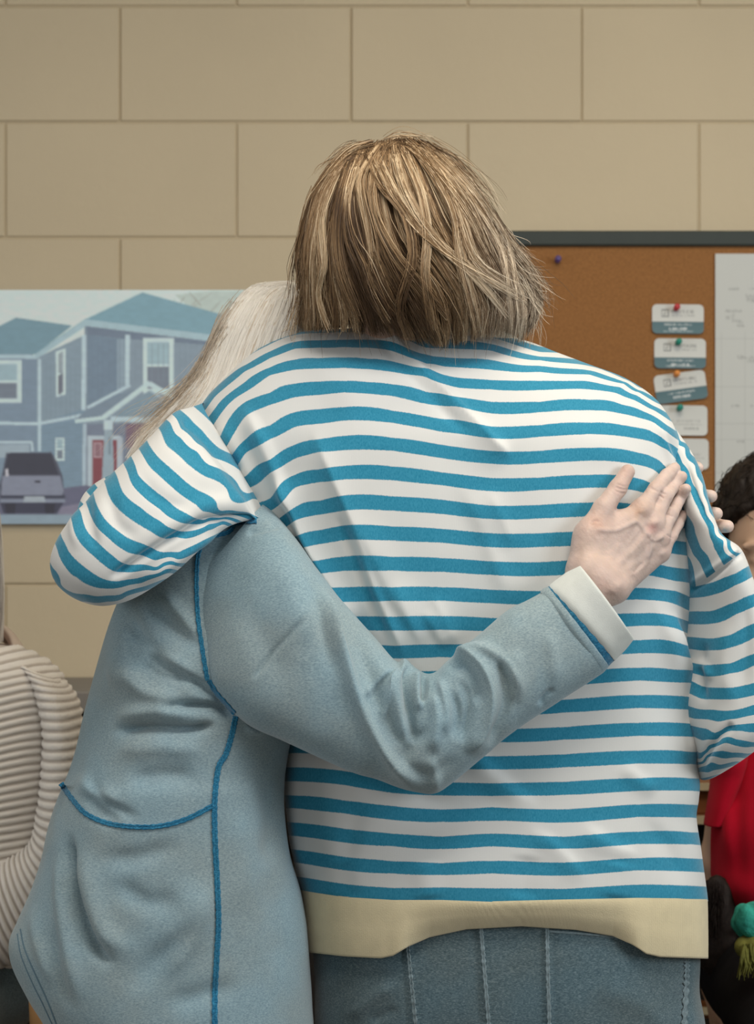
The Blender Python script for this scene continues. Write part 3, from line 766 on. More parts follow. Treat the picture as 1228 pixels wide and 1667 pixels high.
# hem line between stripes and cream band
HX = [455, 480, 505, 560, 640, 720, 800, 920, 1040, 1160]; HY = [1444, 1448, 1453, 1461, 1466, 1466, 1469, 1466, 1463.5, 1465]
secA = [  # Lx, y, Rx, Yc, T
 (600, 534, 770, 2.575, .030), (500, 541, 800, 2.572, .050), (470, 548, 830, 2.57, .062), (440, 560, 868, 2.565, .075), (414, 576, 905, 2.56, .086),
 (390, 597, 960, 2.55, .097), (366, 620, 1018, 2.545, .105), (340, 648, 1060, 2.54, .112), (318, 680, 1086, 2.535, .118), (306, 715, 1102, 2.53, .124),
 (318, 770, 1112, 2.53, .130), (350, 830, 1124, 2.53, .134), (392, 900, 1129, 2.53, .136), (425, 970, 1129, 2.53, .134), (445, 1040, 1125, 2.53, .130),
 (455, 1116, 1118, 2.53, .126), (461, 1200, 1130, 2.53, .124), (461, 1267, 1137, 2.53, .126), (463, 1300, 1136, 2.53, .128), (466, 1330, 1133, 2.53, .130), (471, 1380, 1140, 2.53, .133),
 (480, 1425, 1145, 2.53, .136), (488, 1466, 1149, 2.53, .137)]
secs = [(l, y, yc, r, y, yc, t) for (l, y, r, yc, t) in secA]
nvA, nuA = 400, 540
V = loft_pts(secs, nvA, nuA, 2.35)
# front-of-body side: less detailed but present; refine angular distribution is uniform
px, py = proj(V)
py2 = py + (np.interp(px[-1], HX, HY) + 2 - py[-1])[None, :] * sstep(.78, 1, np.linspace(0, 1, nvA))[:, None]
V[..., 2] += -(py2 - py) * V[..., 1] / F
nrm = normals(V); facing = sstep(0.0, 0.5, -nrm[..., 1])
px, py = proj(V)
foldsA = [
 ([(622, 532), (668, 583), (712, 624), (752, 664), (790, 702), (835, 750)], 8, 8, 24, .12, 1),
 ([(640, 560), (685, 610), (735, 655)], -3, 14, 14, .3),
 ([(392, 655), (425, 715), (458, 790), (478, 840)], 6, 9, 16, .25),
 ([(352, 680), (392, 740), (425, 800)], 4, 12, 12, .3),
 ([(505, 690), (545, 780), (580, 860), (610, 950), (640, 1020), (665, 1085)], 9, 28, 20, .18, 1),
 ([(550, 830), (590, 935), (636, 1050)], -3, 7, 8, .2), ([(610, 548), (655, 600), (700, 644), (738, 682), (772, 710)], -3, 8, 10, .2),
 ([(452, 775), (478, 828), (500, 880), (526, 925), (558, 978), (590, 1020)], 10, 22, 9, .15, 1), ([(420, 690), (446, 735), (466, 800), (486, 840)], 4, 14, 14, .2, 1),
 ([(452, 820), (484, 885), (520, 945)], 5, 6, 12, .2, 1),
 ([(452, 808), (486, 880), (520, 935), (552, 985)], -3, 6, 7, .15),
 ([(575, 820), (640, 960), (700, 1050)], 4, 30, 12, .35),
 ([(740, 760), (790, 860), (815, 930), (840, 1000)], 3.5, 40, 16, .35), ([(790, 790), (820, 850), (838, 900)], 2.5, 20, 14, .3, 1), ([(640, 940), (665, 1000), (690, 1060)], 3, 22, 14, .3, 1), ([(700, 960), (730, 1020), (748, 1060)], 3, 16, 12, .3, 1),
 ([(790, 840), (850, 960)], -2.5, 30, 20, .35),
 ([(690, 990), (730, 1060)], 3, 20, 8, .3),
 ([(760, 1205), (790, 1250), (835, 1290), (880, 1320)], 5, 12, 26, .3),
 ([(520, 1240), (600, 1262), (700, 1300), (760, 1300)], -3, 14, 14, .3),
 ([(470, 1240), (482, 1330), (500, 1440)], 3, 14, 14, .3),
 ([(575, 1265), (580, 1330), (560, 1420)], -3.0, 14, 20, .3),
 ([(940, 1340), (990, 1375), (1050, 1400)], 4, 12, 22, .35),
 ([(1010, 1240), (1040, 1270), (1075, 1290)], 3, 12, 16, .3),
 ([(850, 1350), (900, 1375), (960, 1440)], 3, 10, 20, .35),
 ([(1095, 990), (1103, 1040), (1115, 1100), (1124, 1160), (1130, 1260)], 8, 5, 26, .2),
 ([(1112, 960), (1120, 1020), (1126, 1080)], -2, 8, 8, .2),
 ([(1060, 960), (1085, 1030), (1100, 1100), (1108, 1180)], 3, 20, 12, .3),
 ([(1062, 680), (1085, 735), (1100, 790)], 4, 20, 6, .3),
 ([(1075, 700), (1100, 750), (1108, 810)], -4, 7, 7, .3),
 ([(900, 720), (1000, 740), (1070, 790)], 2, 26, 26, .4),
 ([(490, 560), (560, 640), (600, 720)], 2, 40, 30, .4),
 ([(560, 1330), (700, 1345), (800, 1330), (950, 1350)], 2, 24, 24, .4),
 ([(1040, 1330), (1090, 1380), (1120, 1450)], -3, 14, 20, .35),
 ([(690, 1400), (700, 1466)], 2.5, 22, 22, .2), ([(860, 1390), (850, 1466)], -2.5, 22, 22, .2), ([(1010, 1400), (1000, 1466)], 3, 26, 22, .2), ([(560, 1400), (575, 1466)], -2.5, 12, 22, .2)]
fd = fold_field(px, py, foldsA)
nz = vnoise(V, 9, 1) * 2.6 + vnoise(V, 22, 2) * 0.9
# shoulder blade swell and spine hollow
body = 6 * np.exp(-((px - 600) / 130) ** 2 - ((py - 740) / 130) ** 2) + 7 * np.exp(-((px - 960) / 110) ** 2 - ((py - 730) / 120) ** 2) - 6 * np.exp(-((px - 770) / 70) ** 2 - ((py - 900) / 260) ** 2)
V += nrm * ((fd * 1.35 * facing + nz + body * facing) * 0.001)[..., None]
px, py = proj(V)
QA = ring_quads(nvA, nuA)
sv = sA(px, py)
sweater = mk('sweater', V, QA, M_stripe, pA, attrs={'stripe': sv})
VtA = V.reshape(-1, 3).copy()
bvhA = bvh_of(V[::2, ::2], ring_quads(V[::2].shape[0], nuA // 2))

# hem band: back panel and front panel, open at the side slit on the left
def ybot(x):
    return np.interp(x, [440, 497, 560, 620, 640, 665, 700, 760, 850, 940, 1000, 1030, 1052, 1075, 1160], [1548, 1550, 1557, 1560, 1556, 1541, 1526, 1513, 1508, 1514, 1524, 1538, 1553, 1558, 1561])
def hem(th0, th1, yb, name, n, Lx=489, dT=0.0):
    th = np.linspace(th0, th1, n); rows = []
    for k in range(30):
        t = k / 29.0
        l = 488 + 9 * t; r = 1149 + 2 * t; T = 0.137 + dT - 0.006 * t
        xc, hw = (l + r) / 2, (r - l) / 2; Yc = YA
        e = 2 / 2.35; ct = np.sign(np.cos(th)) * np.abs(np.cos(th)) ** e; st = np.sign(np.sin(th)) * np.abs(np.sin(th)) ** e
        x = xc + hw * ct; Yy = Yc - T * st
        xr = CX + (x - CX) * Yc / Yy
        ytop = np.interp(xr, HX, HY) - 1
        y = ytop + (yb(xr) - ytop) * t
        # the hem folds inwards over the hips where it rides up
        ride = sstep(1556, 1515, yb(xr))
        Yy = Yy + np.sign(st) * ride * 0.012 * t ** 2 - np.sign(st) * 0.004 * np.sin(t * np.pi)
        Yy = Yy - np.sign(st) * 0.004 * np.exp(-((xr - 655) / 16) ** 2) * t - np.sign(st) * 0.005 * np.exp(-((xr - 1035) / 18) ** 2) * t - np.sign(st) * 0.0035 * sstep(.5, 0, t)
        rows.append(np.stack([(x - CX) * Yc / F, Yy, CZ - (y - CY) * Yy / F * 1.0], 1))
    V = np.array(rows)
    V[..., 1] += 0.00015 * np.sin(V[..., 0] * 2600)      # fine rib
    V += (vnoise(V, 14, 6) * 0.0012)[..., None] * np.array([0, 1, 0])
    Vin = V + np.array([0, 0.003, 0]) * np.sign(np.sin((th0 + th1) / 2))
    nv, nu = V.shape[:2]; Q = ring_quads(nv, nu, False); n0 = nv * nu
    bot = (nv - 1) * nu + np.arange(nu - 1); rim = np.stack([bot, bot + 1, bot + 1 + n0, bot + n0], 1)
    e1 = np.arange(nv - 1) * nu; e2 = e1 + nu - 1
    s1 = np.stack([e1, e1 + nu, e1 + nu + n0, e1 + n0], 1); s2 = np.stack([e2, e2 + n0, e2 + nu + n0, e2 + nu], 1)
    return mk(name, np.concatenate([V.reshape(-1, 3), Vin.reshape(-1, 3)]), np.concatenate([Q, Q[:, ::-1] + n0, rim, s1, s2]), M_cream, sweater, label='cream ribbed hem band')
hem(-0.02, math.pi + 0.02, ybot, 'hem_band', 560)
hem(math.pi + 0.06, 2 * math.pi - 0.02, lambda x: 1545 + 0 * x, 'hem_band', 200)

# neckband: ivory rib ring round the neck
thn = np.linspace(0, 2 * np.pi, 120, endpoint=False)
nb = []
for k, (rs, dz) in enumerate(((0.95, -0.020), (1.06, -0.006), (1.03, 0.010), (0.93, 0.018), (0.88, 0.010))):
    xx = wx(745, 2.53) + 0.088 * rs * np.cos(thn); yy = 2.575 - 0.062 * rs * np.sin(thn); zz = CZ + 0.205 + dz + 0.012 * np.sin(thn) - 0.02 * np.maximum(np.cos(thn), 0)
    nb.append(np.stack([xx, yy, zz], 1))
nbV = crom(np.array(nb).reshape(5, -1), 20).reshape(20, 120, 3)
mk('neckband', nbV, ring_quads(20, 120), M_neck, sweater, label='ivory ribbed neckband')

def crop_pts(lines, ox, oy, sc):
    out = []
    for s, ln in lines:
        for (u, v) in ln: out.append((ox + u / sc, oy + v / sc, s))
    return out
def sleeve(name, secs, nv, nu, folds, field, mat, parent, p=2.2, amp=1.0, seed=3, extra=None, noise=(2.0, 0.8), inner=False):
    V = loft_pts(secs, nv, nu, p); n = normals(V); fc = sstep(-0.1, 0.5, -n[..., 1])
    px, py = proj(V)
    f = fold_field(px, py, folds) * fc * amp + vnoise(V, 12, seed) * noise[0] + vnoise(V, 30, seed + 1) * noise[1]
    V = V + n * (f * 0.001)[..., None]
    px, py = proj(V)
    at = {'stripe': field(px, py)} if field is not None else {}
    if extra: at.update(extra(px, py))
    Q = ring_quads(nv, nu)
    o = mk(name, V, Q, mat, parent, attrs=at)
    return o, V, Q

# left sleeve of the striped sweater (over the other person's shoulder)
secSL = [(330, 655, 2.50, 470, 880, 2.50, .055), (305, 664, 2.455, 448, 868, 2.45, .062), (280, 674, 2.42, 420, 850, 2.41, .066), (245, 712, 2.385, 372, 858, 2.375, .068), (203, 752, 2.36, 330, 888, 2.35, .068),
         (160, 793, 2.345, 290, 926, 2.335, .067), (124, 836, 2.335, 248, 956, 2.33, .065), (98, 874, 2.335, 208, 977, 2.33, .062), (85, 910, 2.345, 168, 985, 2.34, .055), (90, 942, 2.37, 134, 978, 2.37, .038), (108, 958, 2.39, 122, 968, 2.39, .012)]
lines = [
 (0, [(700, 70), (760, 120), (830, 190)]), (.5, [(668, 100), (720, 175), (800, 250), (880, 320)]),
 (1, [(668, 150), (720, 225), (800, 292), (900, 372), (1000, 445), (1060, 500)]), (1.5, [(615, 185), (650, 262), (750, 352), (850, 420), (950, 482), (1080, 528)]),
 (2, [(560, 255), (620, 332), (700, 402), (800, 482), (900, 550), (1000, 590), (1100, 618)]), (2.5, [(530, 312), (600, 402), (700, 492), (800, 562), (860, 595), (920, 612)]),
 (3, [(492, 360), (505, 402), (560, 462), (650, 532), (750, 602), (840, 632)]), (3.5, [(455, 400), (480, 462), (560, 542), (650, 612), (730, 650), (780, 655)]),
 (4, [(400, 412), (430, 492), (520, 572), (620, 642), (715, 690), (860, 655), (930, 640)]), (4.5, [(350, 482), (400, 572), (500, 652), (600, 712), (655, 728), (700, 720), (830, 700), (880, 680)]),
 (5, [(295, 545), (350, 640), (450, 720), (585, 778), (640, 795), (730, 785)]), (5.5, [(265, 602), (310, 682), (400, 762), (530, 812), (590, 835), (700, 830)]),
 (6, [(222, 600), (240, 665), (300, 740), (380, 812), (460, 858), (600, 868), (680, 840)]), (6.5, [(175, 642), (200, 722), (280, 812), (380, 888), (440, 895), (560, 885)]),
 (7, [(125, 720), (160, 790), (230, 862), (300, 912), (400, 940), (520, 920), (640, 882)]), (7.5, [(95, 762), (130, 850), (200, 922), (290, 970), (400, 975), (520, 950), (600, 920)]),
 (8, [(80, 872), (120, 952), (200, 1002), (300, 1015), (420, 1005), (520, 970)]), (8.5, [(90, 940), (140, 1020), (250, 1043), (350, 1043), (450, 1015)]),
 (9, [(80, 1010), (150, 1060), (260, 1085), (380, 1075)])]
fSL = tps_fit(crop_pts(lines, 60, 640, 3.07))
foldsSL = [([(436, 848), (343, 846), (294, 868), (252, 894), (206, 925), (176, 945)], -8, 6, 7, .12), ([(400, 870), (330, 880), (270, 918), (220, 955)], 6, 12, 10, .25),
           ([(420, 820), (340, 822), (280, 850), (220, 890)], 4, 16, 14, .3), ([(140, 800), (145, 850), (160, 900)], -4, 9, 9, .3), ([(128, 800), (120, 850), (128, 900)], 3, 10, 8, .3),
           ([(175, 790), (190, 850), (230, 880)], -3, 12, 12, .3), ([(250, 720), (300, 760), (370, 800)], 3, 14, 14, .35), ([(220, 760), (260, 810), (330, 840)], -3, 12, 12, .35),
           ([(292, 676), (330, 712), (375, 765), (430, 846)], -7, 6, 6, .1), ([(282, 690), (320, 730), (362, 778), (415, 838)], 3, 7, 14, .2)]
sl, VSL, QSL = sleeve('sleeve', secSL, 260, 300, foldsSL, fSL, M_stripe, sweater, 2.1, amp=1.25, seed=11)
bvhSL = bvh_of(VSL[::2, ::2], ring_quads(130, 150))
# its forearm, bent behind the white hair
secFL = [(110, 905, 2.42, 175, 965, 2.42, .04), (122, 855, 2.46, 205, 930, 2.46, .045), (146, 797, 2.51, 230, 870, 2.51, .045), (215, 760, 2.54, 290, 830, 2.54, .046), (300, 740, 2.60, 360, 810, 2.60, .042), (380, 735, 2.66, 430, 800, 2.66, .038)]
fFL = tps_fit([(100, 900, 0), (150, 930, 0.1), (150, 800, 3.2), (200, 850, 3.3), (250, 760, 6), (290, 830, 6.2), (350, 750, 9), (400, 800, 10)])
sleeve('sleeve', secFL, 80, 90, [], fFL, M_stripe, sweater, 2.1, seed=13)

# right sleeve (photo right)
secSR = [(1040, 665, 2.57, 1092, 690, 2.56, .03), (1052, 700, 2.57, 1118, 728, 2.54, .055), (1066, 750, 2.56, 1138, 770, 2.52, .070), (1080, 805, 2.55, 1152, 820, 2.50, .080), (1092, 855, 2.54, 1170, 866, 2.49, .085),
         (1100, 895, 2.53, 1203, 893, 2.48, .087), (1100, 950, 2.54, 1224, 945, 2.475, .086), (1100, 1010, 2.54, 1246, 1000, 2.475, .085), (1100, 1080, 2.53, 1268, 1060, 2.475, .084), (1104, 1150, 2.51, 1282, 1110, 2.475, .078),
         (1132, 1215, 2.485, 1280, 1150, 2.485, .070), (1137, 1250, 2.50, 1262, 1180, 2.50, .064), (1140, 1268, 2.53, 1245, 1192, 2.53, .055), (1150, 1262, 2.575, 1235, 1180, 2.575, .045), (1165, 1235, 2.63, 1235, 1160, 2.63, .040), (1175, 1210, 2.70, 1230, 1145, 2.70, .036)]
capl = [(0, [(830, 60), (880, 120), (940, 220), (975, 330)]), (.5, [(850, 95), (905, 190), (950, 300), (985, 440)]),
        (1, [(790, 90), (840, 180), (900, 300), (960, 420), (1010, 520), (1060, 600), (1105, 690)]), (1.5, [(765, 60), (820, 190), (880, 330), (950, 480), (1010, 640), (1060, 730)]),
        (2, [(800, 330), (850, 440), (910, 560), (975, 680), (1030, 785)]), (2.5, [(800, 440), (850, 560), (900, 680), (950, 760), (985, 825)]),
        (3, [(800, 560), (880, 700), (915, 860)]), (0, [(1060, 560), (1100, 620), (1120, 660)]), (-.3, [(1130, 560), (1180, 640)])]
fCap = tps_fit(crop_pts(capl, 860, 700, 3.337) + [(1150, 720, -1.2), (1175, 790, -1.1), (1200, 850, -1.0), (1060, 700, 1.3), (1070, 760, 2.2), (1080, 830, 3.2), (1090, 900, 4.0)])
low = [(0, [(1120, 600), (1150, 640)]), (.5, [(1100, 700), (1140, 682), (1165, 660)]), (1, [(880, 855), (1000, 828), (1130, 778), (1200, 738)]), (1.5, [(890, 912), (1000, 897), (1130, 842), (1215, 800)]),
       (2, [(895, 985), (1000, 982), (1130, 932), (1228, 890)]), (2.5, [(895, 1055), (1000, 1052), (1130, 1002), (1228, 960)]),
       (3, [(895, 1125), (1000, 1132), (1100, 1112), (1228, 1050)]), (3.5, [(880, 1190), (1000, 1197), (1100, 1182), (1228, 1130)]),
       (4, [(870, 1260), (950, 1275), (1100, 1267), (1228, 1215)]), (4.5, [(860, 1320), (950, 1337), (1100, 1322), (1228, 1280)])]
P2 = crop_pts(low, 860, 700, 3.337)
P2 += crop_pts([(5, [(105, 268), (200, 298), (280, 298), (370, 278)]), (5.5, [(100, 320), (160, 345), (250, 347), (370, 330)]), (6, [(125, 380), (200, 388), (300, 388), (370, 368)]), (6.5, [(125, 425), (200, 432), (300, 425), (370, 410)])], 1080, 1000, 2.5)
P2 += crop_pts([(7, [(130, 10), (300, 48), (450, 55), (560, 5), (700, -10), (800, -20)]), (7.5, [(150, 130), (300, 160), (410, 150), (520, 70), (650, 65), (800, 80)]), (8, [(155, 250), (280, 268), (380, 200), (450, 152), (600, 155), (790, 190)]),
                (8.5, [(160, 355), (240, 352), (320, 265), (420, 222), (600, 225), (780, 238)]), (9, [(230, 400), (310, 320), (390, 290), (560, 300), (730, 312)]), (9.5, [(210, 430), (300, 352), (500, 365), (700, 362)]),
                (10, [(240, 452), (430, 432), (680, 410)]), (10.5, [(190, 515), (300, 517), (430, 482), (640, 437)]), (11, [(190, 590), (330, 560), (480, 520)]), (11.5, [(200, 640), (330, 610)])], 1108, 1180, 6.667)
fLow = tps_fit(P2)
def seamR(px, py):
    # signed distance (px) from the drop-shoulder seam line, positive below it
    a = np.array([1126, 960.0]); b = np.array([1206, 900.0]); d = b - a; n = np.array([-d[1], d[0]]) / np.hypot(*d)
    s = (px - a[0]) * n[0] + (py - a[1]) * n[1]
    return {'stripe_b': fLow(px, py), 'seam_side': s}
foldsSR = [([(1122, 962), (1165, 935), (1208, 900)], -5, 4, 4, .05), ([(1122, 952), (1160, 926), (1204, 892)], 3, 5, 5, .1),
           ([(1185, 1000), (1178, 1080), (1190, 1150)], 4, 14, 22, .3), ([(1150, 1040), (1140, 1100), (1150, 1150)], -6, 8, 10, .3), ([(1130, 1075), (1150, 1090), (1165, 1110)], 5, 8, 8, .3),
           ([(1196, 1178), (1172, 1200), (1155, 1225), (1138, 1252)], -6, 6, 6, .1), ([(1100, 740), (1120, 800), (1150, 870)], 4, 8, 14, .3), ([(1112, 740), (1132, 800), (1160, 870)], -4, 8, 8, .3),
           ([(1210, 950), (1216, 1050), (1205, 1150)], -4, 14, 14, .3)]
sr, VSR, QSR = sleeve('sleeve', secSR, 260, 220, foldsSR, fCap, M_stripe2, sweater, 2.2, seed=17, extra=seamR, noise=(1.6, 0.6))
bvhSR = bvh_of(VSR[::2, ::2], ring_quads(130, 110))

# jeans
secJ = [(500, 1440, 1132, 2.54, .118), (505, 1510, 1136, 2.54, .124), (510, 1560, 1137, 2.54, .126), (512, 1610, 1136, 2.54, .126), (512, 1667, 1146, 2.54, .122), (515, 1730, 1150, 2.54, .118), (520, 1790, 1140, 2.54, .112)]
VJ = loft_pts([(l, y, yc, r, y, yc, t) for (l, y, r, yc, t) in secJ], 130, 380, 2.5)
nJ = normals(VJ); px, py = proj(VJ)
fJ = [([(660, 1500), (668, 1570), (676, 1680), (680, 1790)], 2.0, 4, 4, .02), ([(650, 1500), (658, 1570), (665, 1680)], -1.6, 5, 4, .02),
      ([(780, 1490), (785, 1570), (795, 1680), (800, 1790)], 2.4, 4, 4, .02), ([(770, 1490), (776, 1570), (784, 1680)], -1.5, 6, 4, .02),
      ([(891, 1490), (892, 1570), (894, 1680), (896, 1790)], 2.4, 4, 4, .02), ([(902, 1500), (903, 1680)], -1.5, 5, 5, .02),
      ([(1122, 1500), (1121, 1680)], -3, 6, 6, .02), ([(893, 1517), (960, 1522), (1050, 1530)], 1.6, 3, 3, .02), ([(893, 1526), (960, 1531), (1050, 1540)], 1.0, 3, 3, .02),
      ([(560, 1660), (620, 1615), (655, 1600)], 5, 9, 14, .3), ([(530, 1640), (590, 1590), (640, 1575)], -2, 14, 14, .3), ([(600, 1667), (650, 1640)], -3, 8, 8, .3),
      ([(950, 1600), (1050, 1640), (1110, 1700)], 3, 20, 20, .3)]
fold = fold_field(px, py, fJ) * sstep(0, .4, -nJ[..., 1]) + vnoise(VJ, 16, 31) * 1.6
# puckers along the seams
for x0 in (668, 787, 893, 1115): fold += 0.9 * np.sin(py * 0.75 + x0) * np.exp(-((px - x0 - (py - 1570) * 0.08 * (x0 < 890)) / 9) ** 2)
VJ = VJ + nJ * (fold * 0.001)[..., None]
parts = [(VJ, ring_quads(130, 380))]
for sx, cx_ in ((-1, 660), (1, 1000)):      # trouser legs down to the floor
    L = [(cx_ - 165, 1760, cx_ + 165, 2.54, .105), (cx_ - 135, 1950, cx_ + 135, 2.54, .09), (cx_ - 100, 2250, cx_ + 100, 2.55, .07), (cx_ - 85, 2450, cx_ + 85, 2.55, .06)]
    parts.append((loft_pts([(l, y, yc, r, y, yc, t) for (l, y, r, yc, t) in L], 40, 48), ring_quads(40, 48)))
Vj, Qj = merge(parts)
jeans = mk('jeans', Vj, Qj, M_denim, pA)
bvhJ = bvh_of(VJ[::2, ::2], ring_quads(65, 190))
def shoe(px_, Y0, parent, col=M_shoe):
    x0 = wx(px_, Y0); 
    fn = lambda P: smax(smin(sd_ell(P, (x0, Y0 + 0.02, 0.045), (.045, .07, .05)), sd_cone(P, (x0, Y0, .04), (x0, Y0 + .16, .028), .042, .032), .03), -P[..., 2] + 0.0, .004)
    Vs, Qs = surfnet(fn, (x0 - .06, Y0 - .07, -0.005), (x0 + .06, Y0 + .22, .11), .006)
    mk('shoe', relax(Vs, Qs, 2), Qs, col, parent)
shoe(660, 2.55, pA); shoe(1000, 2.55, pA)

def strip(name, poly_, bvhs, width_px, mat, parent, lift=0.0012, thick=0.0016, n=None, label=None, wav=0.0, default=2.4, lookahead=0.0, dots=None):
    """raised stitched strip lying on the cloth along a polyline"""
    P = np.array(poly_, float)
    tot = np.hypot(*np.diff(P, axis=0).T).sum(); n = n or max(8, int(tot / 3))
    C_ = crom(P, n) if len(P) > 2 else np.stack([np.linspace(P[0, k], P[1, k], n) for k in (0, 1)], 1)
    T = np.gradient(C_, axis=0); T /= np.linalg.norm(T, axis=1, keepdims=True); Nn = np.stack([-T[:, 1], T[:, 0]], 1)
    prof = [(-.5, 0), (-.42, 1), (-.15, 0.9), (0, .45), (.15, .9), (.42, 1), (.5, 0)]
    rows = []
    ys = []
    for k in range(n):
        yv, nv_ = hit(bvhs, C_[k, 0], C_[k, 1], default); ys.append(yv)
    ys = np.array(ys); 
    rows = []
    for k in range(n):
        row = []
        for (u, h) in prof:
            wv = 1 + wav * math.sin(k * 1.7) * 0.5
            q = C_[k] + Nn[k] * u * width_px * wv
            yv, nv_ = hit(bvhs, q[0], q[1], ys[k])
            if abs(yv - ys[k]) > 0.03: yv = ys[k]
            yv = yv - (lift * 0.2 if h == 0 else 0) - h * thick * (1 + wav * 0.5 * math.sin(k * 2.1 + u * 9)) + (0.0015 if h == 0 else 0)
            row.append(W(q[0], q[1], yv))
        rows.append(row)
    V = np.array(rows)
    return mk(name, V, ring_quads(n, len(prof), False), mat, parent, label=label)
for P_ in ([(664, 1540), (670, 1600), (678, 1680)], [(783, 1505), (788, 1570), (797, 1680)], [(891, 1505), (892, 1570), (895, 1680)]):
    strip('seam', P_, [bvhJ], 7, M_denim_seam, jeans, thick=0.0022, wav=.5, label='raised pale denim seam')
strip('seam', [(893, 1516), (960, 1521), (1045, 1530)], [bvhJ], 4, M_denim_seam, jeans, thick=.0015, label='pocket top stitching')
strip('seam', [(1119, 1560), (1118, 1600), (1114, 1680)], [bvhJ], 9, M_denim_seam, jeans, thick=.003, wav=.9, label='frayed side seam')

# ---- body (skin) of A: head, neck, torso core, arms
SKIN_A = (0.55, 0.36, 0.27)
def head_fn(c, fwd, up, s=1.0):
    """head distance function: c = skull centre, fwd = facing direction"""
    f = np.array(fwd, float); f /= np.linalg.norm(f); u = np.array(up, float); u -= f * (u @ f); u /= np.linalg.norm(u); r = np.cross(f, u)
    Rm = np.stack([r, f, u], 1); c = np.array(c, float)
    def fn(P):
        q = (P - c) @ Rm / s
        d = sd_ell(q, (0, -0.012, 0.028), (.073, .092, .088))
        d = smin(d, sd_ell(q, (0, .030, -.035), (.060, .062, .085)), .03)
        d = smin(d, sd_ell(q, (0, .058, -.098), (.026, .024, .020)), .03)
        for sx in (-1, 1):
            d = smin(d, sd_ell(q, (sx * .036, .066, -.040), (.022, .018, .020)), .02)
            d = smax(d, -sd_ell(q, (sx * .031, .098, -.004), (.018, .014, .011)), .010)
            d = smin(d, sd_ell(q, (sx * .031, .076, -.004), (.0125, .0125, .0105)), .004)
            d = smin(d, sd_cone(q, (sx * .014, .090, .014), (sx * .048, .078, .014), .007, .006), .010)
            d = smin(d, smax(sd_ell(q, (sx * .077, -.004, -.012), (.009, .018, .032)), -sd_ell(q, (sx * .086, .004, -.010), (.006, .010, .020)), .003), .006)
        d = smin(d, sd_cone(q, (0, .090, .005), (0, .112, -.034), .007, .011), .010)
        for sx in (-1, 1): d = smin(d, sd_ell(q, (sx * .011, .101, -.038), (.008, .009, .007)), .005)
        d = smin(d, sd_ell(q, (0, .088, -.063), (.025, .010, .006)), .005); d = smin(d, sd_ell(q, (0, .086, -.074), (.021, .011, .007)), .005)
        d = smax(d, -sd_ell(q, (0, .100, -.0685), (.022, .006, .0016)), .002)
        return d * s
    return fn, Rm
hA = np.array(W(655, 395, 2.515))
hfA, RmA = head_fn(hA, (-0.15, 1, -0.55), (0, .55, 1))
sh_z = CZ + 0.10
def bodyA(P):
    d = hfA(P)
    nk = W(690, 560, 2.58)
    d = smin(d, sd_cone(P, hA + np.array([0.0, .02, -.05]), nk + np.array([0, .02, 0]), .05, .052), .03)
    t0 = W(780, 700, 2.56)
    d = smin(d, sd_ell(P, t0, (.14, .070, .09)), .04)
    d = smin(d, sd_ell(P, W(800, 1000, 2.55), (.15, .085, .20)), .06)
    d = smin(d, sd_ell(P, W(810, 1350, 2.55), (.18, .088, .15)), .06)
    shl = W(440, 770, 2.55); ell = W(150, 920, 2.37); wrl = W(400, 770, 2.67)
    shr = W(1092, 820, 2.53); elr = W(1205, 1120, 2.49); wrr = W(1195, 1120, 2.72)
    d = smin(d, sd_cone(P, shl, ell, .038, .032), .03); d = smin(d, sd_cone(P, ell, wrl, .036, .025), .01)
    d = smin(d, sd_cone(P, shr, elr, .032, .030), .03); d = smin(d, sd_cone(P, elr, wrr, .036, .025), .01)
    return d
Vb, Qb = surfnet(bodyA, (-.42, 2.28, .78), (.50, 2.82, 1.70), .0095)
def hand_prims(wr, dirv, palmn, side, s=1.0, curl=0.5):
    """generic relaxed hand: list of cones from a wrist position. dirv fingers direction, palmn palm normal, side thumb direction"""
    d = np.array(dirv, float); d /= np.linalg.norm(d); n = np.array(palmn, float); n -= d * (n @ d); n /= np.linalg.norm(n)
    t = np.array(side, float); t -= d * (t @ d) + n * (t @ n); t /= np.linalg.norm(t); wr = np.array(wr, float); pr = []
    pr.append((wr - d * .06 * s, wr, .026 * s, .024 * s, .01))
    for i, (o, kl) in enumerate(((.027, .088), (.009, .092), (-.010, .086), (-.027, .078))):
        k = wr + d * kl * s + t * o * s
        pr.append((wr + d * .01 * s + t * o * .55 * s, k, .014 * s, .0115 * s, .014))
        ln = (.042, .047, .043, .034)[i]; a = 0.25 * curl; p = k
        for q, (fr, rr) in enumerate(((1.0, .0090), (.62, .0082), (.48, .0072))):
            a2 = a + curl * 0.5 * q
            nx_ = p + (d * math.cos(a2) + n * math.sin(a2)) * ln * fr * s
            pr.append((p, nx_, rr * s * (1.08 if q == 0 else 1), rr * s * .93, .0035)); p = nx_
    b = wr + d * .022 * s + t * .022 * s; m = b + (d * .6 + t * .75 + n * .2) * .042 * s; e = m + (d * .85 + t * .4 + n * .25) * .032 * s; f = e + (d * .95 + t * .1 + n * .2) * .026 * s
    pr += [(b, m, .016 * s, .0125 * s, .016), (m, e, .0115 * s, .0102 * s, .004), (e, f, .0102 * s, .0085 * s, .003)]
    return pr
def prim_fn(pr):
    def fn(P):
        d = None
        for (a, b, ra, rb, k) in pr:
            q = sd_cone(P, a, b, ra, rb); d = q if d is None else smin(d, q, k)
        return d
    return fn
def hand_mesh(pr, h=.0022):
    pp = np.array([x for q in pr for x in (q[0], q[1])]); return surfnet(prim_fn(pr), pp.min(0) - .03, pp.max(0) + .03, h)
hl = hand_mesh(hand_prims(W(410, 770, 2.68), (1, .35, 0), (0, -1, 0), (0, 0, 1)))
